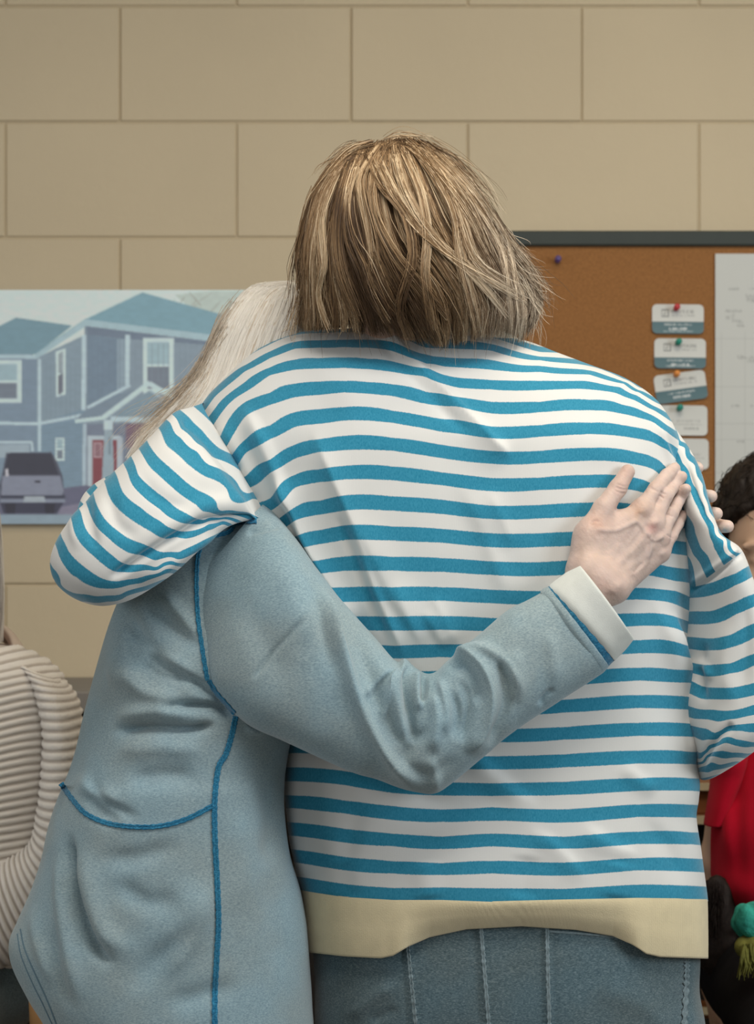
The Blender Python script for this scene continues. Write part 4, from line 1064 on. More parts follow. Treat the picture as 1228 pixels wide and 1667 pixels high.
hr_ = hand_mesh(hand_prims(W(1190, 1120, 2.74), (-.7, .8, .1), (-.8, -.6, 0), (0, 0, 1)))
Vb, Qb = merge([(relax(Vb, Qb, 1), Qb), hl, hr_])
mk('body', Vb, Qb, M_skinb, pA, cols=np.tile(SKIN_A, (len(Vb), 1)))

# ---- hair
def strands(guides, n, shell, seed, r0, colfn, nseg=12, jitter=5.0, clumps=70, inset=(0.0, 0.010), wild=0.06, tmin=.8, lmin=0.0, nside=2, flare=0.0, clump_strength=0.75):
    """thin tapered strands following guide paths; returns V,Q,colours"""
    rs = np.random.RandomState(seed)
    G = np.array([crom(np.array(g, float), 24) for g in guides])       # (ng,24,2)
    ng = len(G)
    cl = rs.uniform(0, ng - 1, clumps); cd = rs.uniform(-1, 1, clumps); ctone = rs.uniform(-1, 1, clumps); cph = rs.uniform(0, 6.28, clumps)
    out, cols = [], []
    th = np.linspace(0, 2 * np.pi, nside, endpoint=False)
    for k in range(n):
        a = rs.uniform(0, ng - 1); c = int(np.argmin(np.abs(cl - a) + 0.0)); 
        t = np.linspace(rs.uniform(0, .10) if rs.rand() < .75 else rs.uniform(.1, .5), rs.uniform(tmin, 1.0) if rs.rand() < .8 else rs.uniform(lmin + .45, 1), nseg)
        av = a + (cl[c] - a) * clump_strength * t ** 1.2
        i = np.clip(np.floor(av).astype(int), 0, ng - 2); f = (av - i)
        tt = t * 23; j = np.clip(np.floor(tt).astype(int), 0, 22); g = (tt - j)[:, None]
        def gp(ii): return G[ii, j] * (1 - g) + G[ii, j + 1] * g
        p = gp(i) * (1 - f)[:, None] + gp(i + 1) * f[:, None]
        w_ = rs.rand() < wild
        amp = (jitter * (3 if w_ else 1))
        ph = rs.uniform(0, 6.28, 4); fr = rs.uniform(.8, 2.2, 2)
        p = p + np.stack([amp * .35 * np.sin(ph[0] + fr[0] * 4 * t) * t + 3 * np.sin(cph[c] + 5 * t) * t, amp * .2 * np.sin(ph[1] + fr[1] * 4 * t)], 1) + rs.normal(0, jitter * .25, 2)
        if flare and w_: p = p + np.outer(t ** 2, rs.normal(0, flare, 2))
        dep = inset[0] + (inset[1] - inset[0]) * (0.5 + 0.5 * cd[c]) * .75 + rs.uniform(0, inset[1] - inset[0]) * .25
        Y = shell(p[:, 0], p[:, 1]) + dep - (0.004 * t if w_ else 0)
        P = np.stack([(p[:, 0] - CX) * Y / F, Y, CZ - (p[:, 1] - CY) * Y / F], 1)
        r = r0 * rs.uniform(.7, 1.2) * (1 - 0.75 * np.linspace(0, 1, nseg) ** 3); 
        T = np.gradient(P, axis=0); T /= np.linalg.norm(T, axis=1, keepdims=True) + 1e-9
        A = np.cross(T, (0.1, 1, 0.05)); A /= np.linalg.norm(A, axis=1, keepdims=True) + 1e-9; B = np.cross(T, A)
        roll = rs.uniform(-.9, .9) + rs.uniform(-.8, .8) * np.linspace(0, 1, nseg)      # thin twisted ribbon
        D = A * np.cos(roll)[:, None] + B * np.sin(roll)[:, None]
        out.append(np.stack([P - r[:, None] * D, P + r[:, None] * D], 1).reshape(-1, 3))
        cols.append(np.repeat(colfn(p, t, ctone[c], cd[c], rs), nside, axis=0))
    q = ring_quads(nseg, nside, False); Q = (q[None] + (np.arange(n) * nseg * nside)[:, None, None]).reshape(-1, 4)
    return np.concatenate(out), Q, np.concatenate(cols)

# A's bob: outline rows y: left, right, depth centre, half thickness
HB = np.array([(229, 612, 662, 2.52, .02), (236, 590, 695, 2.515, .045), (250, 566, 718, 2.51, .065), (275, 538, 748, 2.505, .085), (310, 518, 778, 2.50, .100), (350, 504, 802, 2.50, .110),
               (400, 492, 824, 2.50, .115), (440, 488, 842, 2.50, .115), (480, 492, 855, 2.50, .108), (515, 490, 860, 2.50, .098), (545, 492, 852, 2.50, .085), (565, 496, 845, 2.50, .07)])
def shellA(x, y):
    L = np.interp(y, HB[:, 0], HB[:, 1]); Rr = np.interp(y, HB[:, 0], HB[:, 2]); c = (L + Rr) / 2; h = (Rr - L) / 2
    u = np.clip((x - c) / h, -1, 1); Yc = np.interp(y, HB[:, 0], HB[:, 3]); T = np.interp(y, HB[:, 0], HB[:, 4])
    return Yc - T * np.sqrt(np.maximum(0, 1 - np.abs(u) ** 2.3))
hairA = None
gA = [
 [(600, 236), (556, 258), (524, 292), (505, 330), (494, 372), (484, 422), (487, 455), (493, 485), (484, 535)],
 [(598, 236), (562, 262), (534, 300), (516, 345), (506, 395), (500, 440), (503, 480), (500, 540)],
 [(596, 237), (568, 270), (548, 315), (536, 365), (528, 415), (524, 465), (524, 505), (520, 540)],
 [(594, 238), (572, 275), (556, 325), (548, 375), (546, 425), (552, 470), (562, 510), (560, 542)],
 [(593, 238), (574, 280), (561, 330), (558, 385), (566, 435), (580, 475), (598, 510), (606, 548)],
 [(598, 236), (576, 268), (566, 310), (566, 350), (575, 398), (594, 440), (612, 485), (640, 550)],
 [(606, 234), (588, 270), (580, 315), (584, 360), (598, 405), (618, 450), (645, 500), (674, 558)],
 [(620, 231), (608, 262), (600, 312), (608, 372), (630, 430), (658, 480), (690, 530), (712, 566)],
 [(632, 230), (634, 270), (640, 320), (650, 370), (672, 420), (700, 465), (722, 515), (724, 566)],
 [(642, 229), (652, 270), (662, 315), (676, 360), (698, 405), (726, 450), (752, 500), (750, 562)],
 [(652, 228), (672, 265), (690, 310), (706, 355), (730, 400), (762, 445), (786, 490), (782, 556)],
 [(660, 228), (692, 262), (718, 305), (742, 350), (768, 395), (796, 440), (815, 490), (808, 552)],
 [(668, 228), (708, 258), (738, 298), (764, 340), (788, 382), (814, 428), (836, 480), (834, 548)],
 [(676, 229), (722, 258), (754, 296), (782, 338), (804, 378), (826, 418), (850, 462), (858, 505), (850, 560)],
 [(684, 231), (732, 262), (764, 300), (792, 340), (812, 378), (834, 415), (858, 450), (880, 485), (872, 520)],
 [(690, 233), (737, 266), (772, 306), (800, 348), (818, 385), (840, 420), (862, 450), (892, 480)]]
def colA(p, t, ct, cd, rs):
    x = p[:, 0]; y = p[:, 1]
    lt = 0.27 + 0.26 * ct + rs.normal(0, .22) + 0.25 * sstep(620, 840, x) - 0.75 * np.exp(-((x - 574 - (y - 400) * .28) / 17) ** 2) * sstep(290, 360, y) - .34 * np.exp(-((x - 660) / 62) ** 2 - ((y - 490) / 60) ** 2) + .10 * np.exp(-((x - 520) / 30) ** 2)  # lightening to the right paints in the side light; parting darker
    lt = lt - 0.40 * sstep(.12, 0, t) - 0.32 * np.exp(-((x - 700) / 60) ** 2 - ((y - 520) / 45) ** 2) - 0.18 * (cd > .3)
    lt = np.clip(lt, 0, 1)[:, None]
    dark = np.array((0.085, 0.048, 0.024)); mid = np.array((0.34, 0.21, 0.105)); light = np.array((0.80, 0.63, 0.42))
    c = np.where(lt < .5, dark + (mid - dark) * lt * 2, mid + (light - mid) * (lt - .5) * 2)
    gy = sstep(720, 850, x)[:, None] * .4  # greyer right side: wash of white light put into the strand colour
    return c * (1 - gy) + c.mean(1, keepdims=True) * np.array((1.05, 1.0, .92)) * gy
NSA = 20000
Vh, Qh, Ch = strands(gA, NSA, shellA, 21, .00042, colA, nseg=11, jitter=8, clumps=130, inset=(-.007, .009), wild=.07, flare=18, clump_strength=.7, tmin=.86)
# solid under-layer so no scalp shows, open at the face
hb = [((l + r) / 2 - ((r - l) / 2 - 10) * .93, y + 12, yc, (l + r) / 2 + ((r - l) / 2 - 10) * .93, y + 12, yc, max(t - .020, .01)) for (y, l, r, yc, t) in HB if y < 520]
Vc = loft_pts(hb, 70, 120, 2.2); Qc = ring_quads(70, 120)
cen = Vc.reshape(-1, 3)[Qc].mean(1); lx = (cen[:, 0] - wx(655, 2.5)); face = (cen[:, 1] > 2.535) & (np.abs(lx) < .066) & (cen[:, 2] < CZ + .36)
Qc = Qc[~face]
Vc = Vc.reshape(-1, 3); Vc = Vc + (vnoise(Vc * np.array([1, 1, .15]), 120, 8) * .002)[:, None] * np.array([0, 1, 0])
locks = []
def lock(g, n, w, seed, r0=.00040, wild=.1, jit=5, ins=(-.013, -.006), fl=10, tone=None):
    g = np.array(g, float); d = np.gradient(g, axis=0); nn = np.stack([-d[:, 1], d[:, 0]], 1); nn /= np.linalg.norm(nn, axis=1, keepdims=True) + 1e-9
    def cf(p, t, ct, cd, rs):
        c = colA(p, t, ct + (tone or 0), 0, rs); return c
    locks.append(strands([g - nn * w, g, g + nn * w], n, shellA, seed, r0, cf, nseg=11, jitter=jit, clumps=5, inset=ins, wild=wild, flare=fl, clump_strength=.5))
for k, (g, n, w, tn) in enumerate((
    ([(592, 239), (569, 298), (563, 348), (570, 395), (590, 434), (607, 481), (636, 528)], 150, 5, .8), ([(572, 262), (552, 330), (548, 400), (560, 460), (590, 530)], 120, 8, .2),
    ([(606, 236), (640, 310), (684, 372), (740, 418), (800, 455), (862, 490)], 130, 7, 1.3), ([(650, 232), (684, 310), (696, 380), (690, 450), (706, 545)], 110, 6, 1.2),
    ([(628, 231), (608, 290), (612, 350), (640, 410), (676, 455), (730, 520)], 120, 6, 1.0), ([(640, 232), (655, 300), (690, 365), (735, 415), (780, 455), (832, 520)], 130, 7, 1.4),
    ([(690, 240), (730, 300), (756, 370), (780, 430), (846, 474)], 130, 8, 1.2), ([(668, 229), (712, 290), (742, 350), (752, 420), (780, 545)], 110, 7, .6), ([(560, 258), (524, 310), (506, 380), (502, 450), (508, 538)], 130, 8, .6),
    ([(548, 275), (520, 350), (524, 430), (516, 480), (536, 540)], 110, 8, 1.0), ([(620, 231), (598, 262), (585, 300), (600, 380), (606, 440)], 110, 5, 1.1), ([(700, 244), (756, 300), (800, 360), (826, 420), (838, 556)], 140, 9, .9),
    ([(660, 229), (700, 262), (735, 300), (770, 352), (800, 420)], 90, 8, 1.2), ([(610, 233), (570, 246), (536, 285), (514, 330), (500, 390)], 90, 5, .4), ([(596, 240), (620, 300), (660, 350), (672, 420), (650, 500), (668, 560)], 90, 6, .5))):
    lock(g, n, w, 200 + k, tone=tn)
for k, g in enumerate(([(790, 340), (818, 378), (842, 404), (868, 424)], [(810, 370), (840, 408), (866, 436), (884, 446)], [(822, 396), (850, 432), (872, 458), (894, 468)], [(830, 420), (858, 455), (880, 480), (892, 490)], [(836, 450), (862, 484), (878, 506), (882, 516)],
    [(838, 470), (860, 505), (868, 530), (866, 548)], [(490, 460), (484, 500), (476, 535), (470, 548)], [(600, 240), (570, 242), (540, 262), (516, 290)], [(620, 236), (650, 222), (690, 228), (730, 250)], [(700, 236), (745, 262), (790, 312), (815, 352)])):
    lock(g, 42, 9, 300 + k, r0=.00028, wild=.5, jit=9, ins=(-.012, .012), fl=12, tone=.8)
Vl, Ql = merge([(a, b) for a, b, c in locks]); Cl = np.concatenate([c for a, b, c in locks])
V_, Q_ = merge([(Vh, Qh), (Vc, Qc), (Vl, Ql)])
# strands on the sides, further round towards the face
Vs2 = Vh.reshape(-1, 3).copy()
sub = np.arange(0, NSA, 5); sel = (sub[:, None] * 22 + np.arange(22)[None]).ravel()
Vm = Vs2[sel].copy(); _mx, _my = proj(Vm); Vm[:, 1] = 2 * np.interp(_my, HB[:, 0], HB[:, 3]) + .004 - Vm[:, 1]; Qm = (ring_quads(11, 2, False)[None] + (np.arange(len(sub)) * 22)[:, None, None]).reshape(-1, 4)
mlx = np.abs(Vm.reshape(-1, 22, 3)[:, :, 0].mean(1) - wx(655, 2.5)) > .075; Qm = Qm.reshape(-1, 10, 4)[mlx].reshape(-1, 4)
V_, Q_ = merge([(V_, Q_), (Vm, Qm)])
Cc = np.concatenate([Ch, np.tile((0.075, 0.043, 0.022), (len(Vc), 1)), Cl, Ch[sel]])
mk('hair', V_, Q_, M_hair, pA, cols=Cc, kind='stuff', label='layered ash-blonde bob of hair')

# ================================================================ WOMAN IN BLUE SWEATSHIRT (person B)
pB = empty('person', (wx(300, 2.5), 2.5, 0), 'person with long white hair in a heathered blue sweatshirt, arm wrapped round the striped back', 'person')
secB = [(330, 770, 420, 2.52, .03), (300, 800, 440, 2.50, .055), (272, 840, 465, 2.49, .075), (245, 885, 480, 2.485, .09), (215, 935, 490, 2.48, .10), (190, 985, 500, 2.48, .108), (165, 1060, 505, 2.475, .115), (142, 1140, 500, 2.475, .118),
        (127, 1200, 475, 2.475, .118), (112, 1245, 466, 2.475, .12), (100, 1275, 463, 2.47, .122), (88, 1310, 463, 2.47, .124), (78, 1350, 466, 2.47, .125), (70, 1400, 473, 2.47, .126), (56, 1450, 484, 2.47, .127), (35, 1500, 493, 2.47, .127),
        (23, 1530, 497, 2.47, .127), (27, 1565, 502, 2.47, .127), (48, 1610, 508, 2.47, .127), (74, 1648, 511, 2.47, .127), (88, 1675, 513, 2.47, .127), (110, 1730, 515, 2.47, .126)]
VB = loft_pts([(l, y, yc, r, y, yc, t) for (l, y, r, yc, t) in secB], 320, 340, 2.2)
nB = normals(VB); px, py = proj(VB); fcB = sstep(0, .5, -nB[..., 1])
foldsB = [([(262, 1152), (300, 1146), (340, 1150), (384, 1164)], -6, 5, 9, .15, 1), ([(172, 1190), (230, 1186), (300, 1188), (356, 1180)], -6, 6, 10, .2, 1), ([(225, 1075), (262, 1100), (310, 1110)], -5, 10, 12, .25, 1), ([(110, 1365), (120, 1430), (138, 1490), (160, 1540), (185, 1572)], -5, 5, 14, .15, 1),
 ([(140, 1255), (170, 1305), (230, 1335)], -4, 9, 9, .3), ([(205, 1060), (225, 1120), (300, 1140)], 5, 14, 14, .3), ([(180, 1225), (260, 1215), (340, 1225)], 4, 14, 18, .3), ([(200, 1270), (270, 1262), (330, 1268)], -4, 14, 14, .3),
 ([(200, 985), (230, 1040), (280, 1080)], -5, 12, 14, .3), ([(260, 960), (300, 1010), (325, 1050)], 4, 12, 12, .3), ([(180, 1430), (240, 1470), (300, 1460)], -4, 18, 18, .3), ([(260, 1600), (320, 1520), (340, 1440)], 4, 14, 14, .3), ([(420, 1250), (440, 1330), (430, 1420)], -4, 16, 16, .3), ([(395, 1180), (420, 1190), (445, 1175)], 4, 8, 8, .3),
 ([(190, 1188), (250, 1182), (310, 1186), (355, 1178)], -7, 6, 8, .2), ([(180, 1170), (250, 1158), (330, 1165)], 5, 12, 12, .3), ([(230, 1060), (290, 1095), (340, 1125), (395, 1165)], -7, 8, 10, .2),
          ([(215, 1030), (260, 1070), (330, 1110)], 4, 16, 12, .3), ([(285, 1150), (340, 1148), (390, 1165)], -5, 5, 7, .2), ([(170, 1080), (200, 1100), (250, 1110)], 4, 16, 16, .35),
          ([(225, 970), (270, 1010), (330, 1060)], -5, 14, 14, .3), ([(200, 1010), (190, 1090), (210, 1150)], 4, 16, 16, .35), ([(400, 1175), (430, 1170), (455, 1160)], -8, 10, 8, .2),
          ([(135, 1280), (160, 1320), (200, 1340)], -5, 10, 14, .3), ([(110, 1350), (118, 1420), (135, 1490), (155, 1540), (190, 1575)], -7, 6, 12, .2), ([(95, 1360), (100, 1450), (110, 1540), (130, 1640)], 5, 14, 10, .25),
          ([(130, 1370), (145, 1450), (170, 1520), (230, 1560)], 6, 18, 20, .3), ([(150, 1400), (230, 1395), (300, 1370)], -4, 16, 16, .35), ([(240, 1560), (300, 1500), (340, 1420)], 5, 22, 22, .35),
          ([(200, 1620), (260, 1560), (320, 1490)], -4, 20, 20, .35), ([(260, 1640), (330, 1620), (400, 1600)], -4, 18, 18, .35), ([(85, 1500), (95, 1580), (120, 1650)], -3, 8, 8, .3),
          ([(380, 1300), (400, 1400), (390, 1500)], 4, 26, 26, .35), ([(440, 1400), (450, 1500), (460, 1600)], -3, 20, 20, .35), ([(60, 1470), (62, 1530), (90, 1610)], 3, 8, 8, .3), ([(130, 1250), (150, 1290), (200, 1300)], 4, 12, 14, .3)]
fB = fold_field(px, py, foldsB) * fcB * 1.5 + vnoise(VB, 8, 41) * 4.5 + vnoise(VB, 20, 42) * 1.2
VB = VB + nB * (fB * .001)[..., None]
QB = ring_quads(320, 340)
shirt = mk('sweatshirt', VB, QB, M_sweat, pB)
bvhB = bvh_of(VB[::2, ::2], ring_quads(160, 170))

# arm across the back: depth follows the surface of the striped back
def backY(px_, py_): return hit([bvhA], px_, py_, 2.42)[0]
armrows = [(430, 822, 290, 985, .062, None), (455, 845, 318, 1060, .070, None), (492, 890, 345, 1125, .074, None), (530, 942, 400, 1172, .072, None), (572, 995, 458, 1202, .068, None), (612, 1040, 520, 1230, .064, None),
           (645, 1076, 580, 1256, .060, None), (660, 1072, 612, 1266, .058, None), (678, 1088, 645, 1279, .056, None), (696, 1098, 678, 1288, .055, None), (712, 1094, 706, 1291, .054, None), (728, 1078, 732, 1277, .053, None), (765, 1047, 775, 1240, .052, None), (800, 1018, 822, 1198, .050, None),
           (830, 992, 868, 1165, .047, None), (858, 976, 915, 1135, .044, None), (884, 961, 980, 1092, .040, None)]
secArm = []
for k, (lx_, ly_, rx_, ry_, T, _) in enumerate(armrows):
    cxp, cyp = (lx_ + rx_) / 2, (ly_ + ry_) / 2
    if k < 4: yc = [2.45, 2.425, 2.40, 2.38][k]
    else: yc = backY(max(cxp, 520), cyp) - T * 0.80
    secArm.append([lx_, ly_, yc, rx_, ry_, yc, T])
secArm = np.array(secArm)
for c_ in (2, 5):
    s_ = secArm[:, c_].copy(); s_[1:-1] = (s_[:-2] + 2 * s_[1:-1] + s_[2:]) / 4; secArm[:, c_] = s_
foldsArm = [([(640, 1085), (612, 1110), (590, 1140)], 4, 6, 9, .25), ([(655, 1090), (632, 1135), (622, 1180)], 4, 6, 8, .25), ([(715, 1100), (728, 1150), (722, 1200)], 5, 7, 8, .25), ([(740, 1066), (790, 1058), (826, 1085), (850, 1130)], 5, 9, 9, .25), ([(750, 1100), (765, 1150), (750, 1215)], -5, 7, 9, .25), ([(700, 1180), (660, 1230), (640, 1250)], -3, 9, 9, .3),
 ([(668, 1074), (664, 1120), (668, 1170), (676, 1215)], -9, 7, 9, .15, 1), ([(690, 1088), (692, 1115), (688, 1145)], -7, 4, 5, .2), ([(680, 1085), (678, 1120), (684, 1160)], 5, 6, 6, .2), ([(652, 1074), (645, 1110), (652, 1160), (665, 1220)], 6, 8, 12, .25),
            ([(722, 1078), (755, 1066), (785, 1085), (800, 1130), (790, 1180), (760, 1230)], 9, 13, 11, .15, 1), ([(728, 1092), (752, 1084), (772, 1110), (782, 1150)], -6, 7, 8, .2), ([(705, 1120), (712, 1170), (705, 1230)], 6, 10, 12, .25),
            ([(735, 1120), (745, 1165), (738, 1210)], -4, 8, 8, .3), ([(808, 1060), (822, 1110), (818, 1160), (790, 1215)], -6, 9, 10, .2), ([(835, 1050), (845, 1100), (840, 1150)], 4, 12, 14, .3),
            ([(525, 950), (558, 1055), (592, 1150), (632, 1225), (690, 1285)], 9, 6, 14, .15), ([(570, 1000), (600, 1090), (640, 1190), (680, 1250)], -5, 14, 14, .3), ([(505, 930), (525, 1020), (560, 1120)], -3, 12, 12, .3),
            ([(410, 1110), (440, 1065), (475, 1030), (505, 1000)], -2.5, 5, 5, .2), ([(400, 870), (430, 862), (460, 855)], -2, 5, 5, .2), ([(450, 900), (480, 960), (500, 1060)], 4, 30, 30, .35), ([(400, 960), (430, 1050), (480, 1130)], -3, 26, 26, .35),
            ([(890, 1020), (900, 1070), (900, 1120)], 3, 12, 12, .35), ([(650, 1240), (700, 1262), (750, 1225)], -3, 12, 12, .35), ([(700, 1230), (710, 1270), (706, 1290)], 3, 8, 8, .3), ([(876, 1150), (890, 1130), (905, 1120)], -3, 5, 5, .3)]
armS, VARM, QARM = sleeve('sleeve', secArm, 360, 220, foldsArm, None, M_sweat, shirt, 2.5, amp=1.4, seed=51, noise=(2.2, .9))
bvhARM = bvh_of(VARM[::2, ::2], ring_quads(180, 110))

# sleeve end: folded edge, blue stitched band, turned-back pale cuff
ye = secArm[-1, 2]
def ring_piece(name, rows, mat, parent, p=2.1, n=140, label=None, wavy=0.0, thick=.0):
    V = loft_pts(rows, 26, n, p)
    if wavy:
        th = np.linspace(0, 2 * np.pi, n, endpoint=False)
        V[..., 1] -= wavy * np.sin(th * 21)[None, :]
    if thick:
        nn_ = normals(V); Vi = V - nn_ * thick; n0 = 26 * n; Q = ring_quads(26, n)
        e = 25 * n + np.arange(n); e2 = 25 * n + (np.arange(n) + 1) % n; rim = np.stack([e, e2, e2 + n0, e + n0], 1)
        s = np.arange(n); s2 = (s + 1) % n; rim0 = np.stack([s2, s, s + n0, s2 + n0], 1)
        return mk(name, np.concatenate([V.reshape(-1, 3), Vi.reshape(-1, 3)]), np.concatenate([Q, Q[:, ::-1] + n0, rim, rim0]), mat, parent, label=label)
    return mk(name, V, ring_quads(26, n), mat, parent, label=label)
ring_piece('sleeve_hem', [(880, 964, ye, 977, 1097, ye, .041), (884, 959, ye, 983, 1094, ye, .0435), (890, 956, ye, 990, 1086, ye, .043), (892, 955, ye, 991, 1084, ye, .040)], M_sweat, armS, thick=.002)
ring_piece('stitch_band', [(888, 958, ye, 988, 1088, ye, .040), (893, 955, ye, 993, 1082, ye, .0425), (899, 951, ye, 1001, 1074, ye, .042), (901, 950, ye, 1002, 1072, ye, .039)], M_seam, armS, label='blue contrast stitching at the sleeve end', wavy=.0004, thick=.001)
ring_piece('cuff', [(893, 957, ye, 1000, 1076, ye, .042), (898, 950, ye - .001, 1006, 1070, ye, .0450), (918, 935, ye - .002, 1018, 1058, ye, .0445), (938, 920, ye - .003, 1030, 1043, ye - .002, .044), (941, 918, ye - .003, 1031, 1041, ye - .002, .0425)], M_cuff, armS, thick=.0028, label='pale turned-back cuff lining')

# blue flatlock seams
SB = [bvhB, bvhARM]
strip('seam', [(418, 848), (385, 852), (372, 866), (340, 876), (324, 898), (320, 940), (322, 1000), (330, 1060), (338, 1108)], SB, 8, M_seam, shirt, thick=.0022, wav=.3, label='blue flatlock armhole seam')
strip('seam', [(340, 1108), (352, 1128), (368, 1146), (382, 1162)], SB, 8, M_seam, shirt, thick=.002, wav=.3, label='blue flatlock armhole seam')
strip('seam', [(384, 1166), (378, 1195), (368, 1228), (356, 1250), (350, 1300), (350, 1360), (354, 1440), (356, 1500), (353, 1560), (350, 1620), (350, 1690)], [bvhB], 10, M_seam, shirt, thick=.0022, wav=.25, label='blue flatlock back seam')
strip('seam', [(99, 1275), (118, 1302), (140, 1325), (175, 1340), (215, 1346), (260, 1345), (305, 1333), (350, 1310)], [bvhB], 9, M_seam, shirt, thick=.0022, wav=.25, label='curved blue pocket seam')
M_sweatline = plain('hem_stitch', (0.13, 0.21, 0.26), 0.9)
strip('hem_stitch', [(33, 1512), (40, 1545), (58, 1588), (78, 1632), (96, 1680)], [bvhB], 2.5, M_sweatline, shirt, thick=.0008)
strip('hem_stitch', [(28, 1520), (34, 1555), (50, 1595), (70, 1636), (88, 1675)], [bvhB], 2.0, M_sweatline, shirt, thick=.0008)

# trousers and shoes of B
parts = [(loft_pts([(110, 1700, 2.48, 500, 1700, 2.48, .11), (120, 1850, 2.48, 480, 1850, 2.48, .105)], 12, 60), ring_quads(12, 60))]
for cx_ in (215, 395):
    parts.append((loft_pts([(cx_ - 100, 1800, 2.48, cx_ + 95, 1800, 2.48, .085), (cx_ - 80, 2100, 2.48, cx_ + 80, 2100, 2.48, .07), (cx_ - 65, 2490, 2.48, cx_ + 65, 2490, 2.48, .05)], 30, 40), ring_quads(30, 40)))
Vt, Qt = merge(parts); mk('trousers', Vt, Qt, M_dark, pB)
shoe(215, 2.48, pB); shoe(395, 2.48, pB)

# ---- the hand on the back (right hand seen from its back)
def HP(px_, py_, off):      # a point lying off metres in front of the striped cloth
    return W(px_, py_, hit([bvhA, bvhSR], px_, py_, 2.44)[0] - off)
y0h = hit([bvhA], 1000, 880)[0]
wr = W(968, 950, ye + .004); 
K = dict(
 thumb=[HP(955, 882, .022), HP(982, 828, .017), HP(1006, 795, .014), HP(1022, 768, .011)],
 index=[HP(1044, 830, .019), HP(1068, 796, .017), HP(1086, 774, .013), HP(1099, 762, .009)],
 middle=[HP(1064, 850, .021), HP(1083, 808, .021), HP(1098, 788, .015), HP(1110, 776, .010)],
 ring=[HP(1074, 874, .019), HP(1093, 836, .020), HP(1106, 812, .014), HP(1117, 796, .009)],
 pinky=[HP(1076, 900, .015), HP(1093, 872, .015), HP(1104, 853, .011), HP(1112, 838, .008)])
pr = []
fore0 = W(900, 1035, ye); 
# wrist and metacarpals
pr.append((fore0, wr + np.array([0, 0, 0]), .031, .0265, .01))
pr.append((W(958, 925, ye + .002), W(1000, 955, ye + .006), .0185, .0185, .018))
for nm, (wxp, wyp), ra, rb in (('index', (968, 915), .016, .0118), ('middle', (982, 928), .017, .0120), ('ring', (995, 940), .016, .0112), ('pinky', (1004, 955), .0150, .0102)):
    b = HP(wxp, wyp, .022); pr.append((b, K[nm][0], ra, rb, .013))
pr.append((HP(950, 925, .022), HP(962, 870, .019), .0165, .0155, .016))
pr.append((HP(958, 880, .020), HP(1010, 850, .015), .0150, .0120, .016))
pr.append((HP(962, 868, .019), K['thumb'][1], .0150, .0118, .012))
pr.append((K['thumb'][1], K['thumb'][2], .0112, .0102, .004)); pr.append((K['thumb'][2], K['thumb'][3], .0100, .0086, .004))
for nm, rr in (('index', (.0098, .0088, .0078, .0066)), ('middle', (.0098, .0090, .0080, .0068)), ('ring', (.0092, .0084, .0075, .0064)), ('pinky', (.0082, .0074, .0067, .0057))):
    k = K[nm]
    pr.append((k[0], k[1], rr[0], rr[1], .005)); pr.append((k[1], k[2], rr[1], rr[2], .0025)); pr.append((k[2], k[3], rr[2], rr[3], .0025))
palm = prim_fn(pr[:8])
def fing(i0, i1): return prim_fn(pr[i0:i1])
f_th = fing(8, 11)
f_f = [fing(11 + 3 * q, 14 + 3 * q) for q in range(4)]
def handB(P):
    d = palm(P); d = smin(d, f_th(P), .010)
    fs = None
    for f in f_f:
        q = f(P); fs = q if fs is None else smin(fs, q, .0008)
    return smin(d, fs, .009)
allp = np.array([x for q in pr for x in (q[0], q[1])])
Vd, Qd = surfnet(handB, allp.min(0) - .04, allp.max(0) + .04, .0013)
Vd = relax(Vd, Qd, 2, .5); nd = vnormals(Vd, Qd); px, py = proj(Vd)
if (nd[:, 1] * (Vd[:, 1] - Vd[:, 1].mean())).sum() < 0: nd = -nd
fc = sstep(-.1, .4, -nd[:, 1])
foldsH = [([(968, 862), (1000, 864), (1022, 856), (1036, 850), (1046, 858), (1052, 872)], 1.6, 4, 4, .12), ([(1050, 866), (1060, 876), (1058, 900), (1052, 912)], 1.4, 3.5, 3.5, .15), ([(1058, 876), (1068, 880), (1080, 872)], 1.2, 3, 3, .15),
          ([(985, 915), (1015, 880), (1042, 838)], .9, 6, 6, .2), ([(1000, 925), (1035, 890), (1062, 856)], 1.0, 6, 6, .2), ([(1012, 935), (1045, 905), (1072, 880)], .9, 6, 6, .2),
          ([(1020, 900), (1042, 872), (1056, 850)], -1.2, 5, 5, .2), ([(1028, 920), (1052, 896), (1068, 872)], -1.1, 5, 5, .2), ([(1005, 895), (1030, 862), (1046, 845)], -1.0, 6, 6, .2),
          ([(1001, 792), (1012, 796), (1023, 797)], -1.1, 1.6, 1.6, .2), ([(1003, 787), (1013, 791), (1024, 792)], -.8, 1.4, 1.4, .2), ([(1000, 798), (1010, 802), (1021, 803)], -.7, 1.4, 1.4, .2),
          ([(1018, 820), (1008, 828), (1000, 832)], -2.0, 2.5, 3, .2), ([(978, 850), (968, 848), (960, 856)], -1.2, 2.5, 2.5, .2),
          ([(1072, 806), (1082, 812)], -1, 1.6, 1.6, .2), ([(1074, 800), (1086, 806)], -.9, 1.6, 1.6, .2), ([(1084, 836), (1097, 842)], -.9, 1.5, 1.5, .2), ([(1058, 794), (1074, 802)], -.7, 1.6, 1.6, .2),
          ([(1085, 870), (1098, 878)], -.8, 1.5, 1.5, .2), ([(1046, 832), (1050, 828)], 1.6, 7, 7, 0), ([(1064, 852), (1068, 850)], 2.0, 6, 6, 0), ([(1074, 876), (1077, 874)], 1.6, 5, 5, 0), ([(1078, 902), (1080, 900)], 1.4, 5, 5, 0),
          ([(1000, 960), (1004, 955)], 3.0, 9, 9, 0), ([(1020, 940), (1045, 925), (1060, 905)], .8, 4, 4, .2), ([(975, 900), (990, 905), (1005, 900)], -.6, 3, 3, .3), ([(1030, 935), (1048, 915)], -.9, 3, 3, .2)]
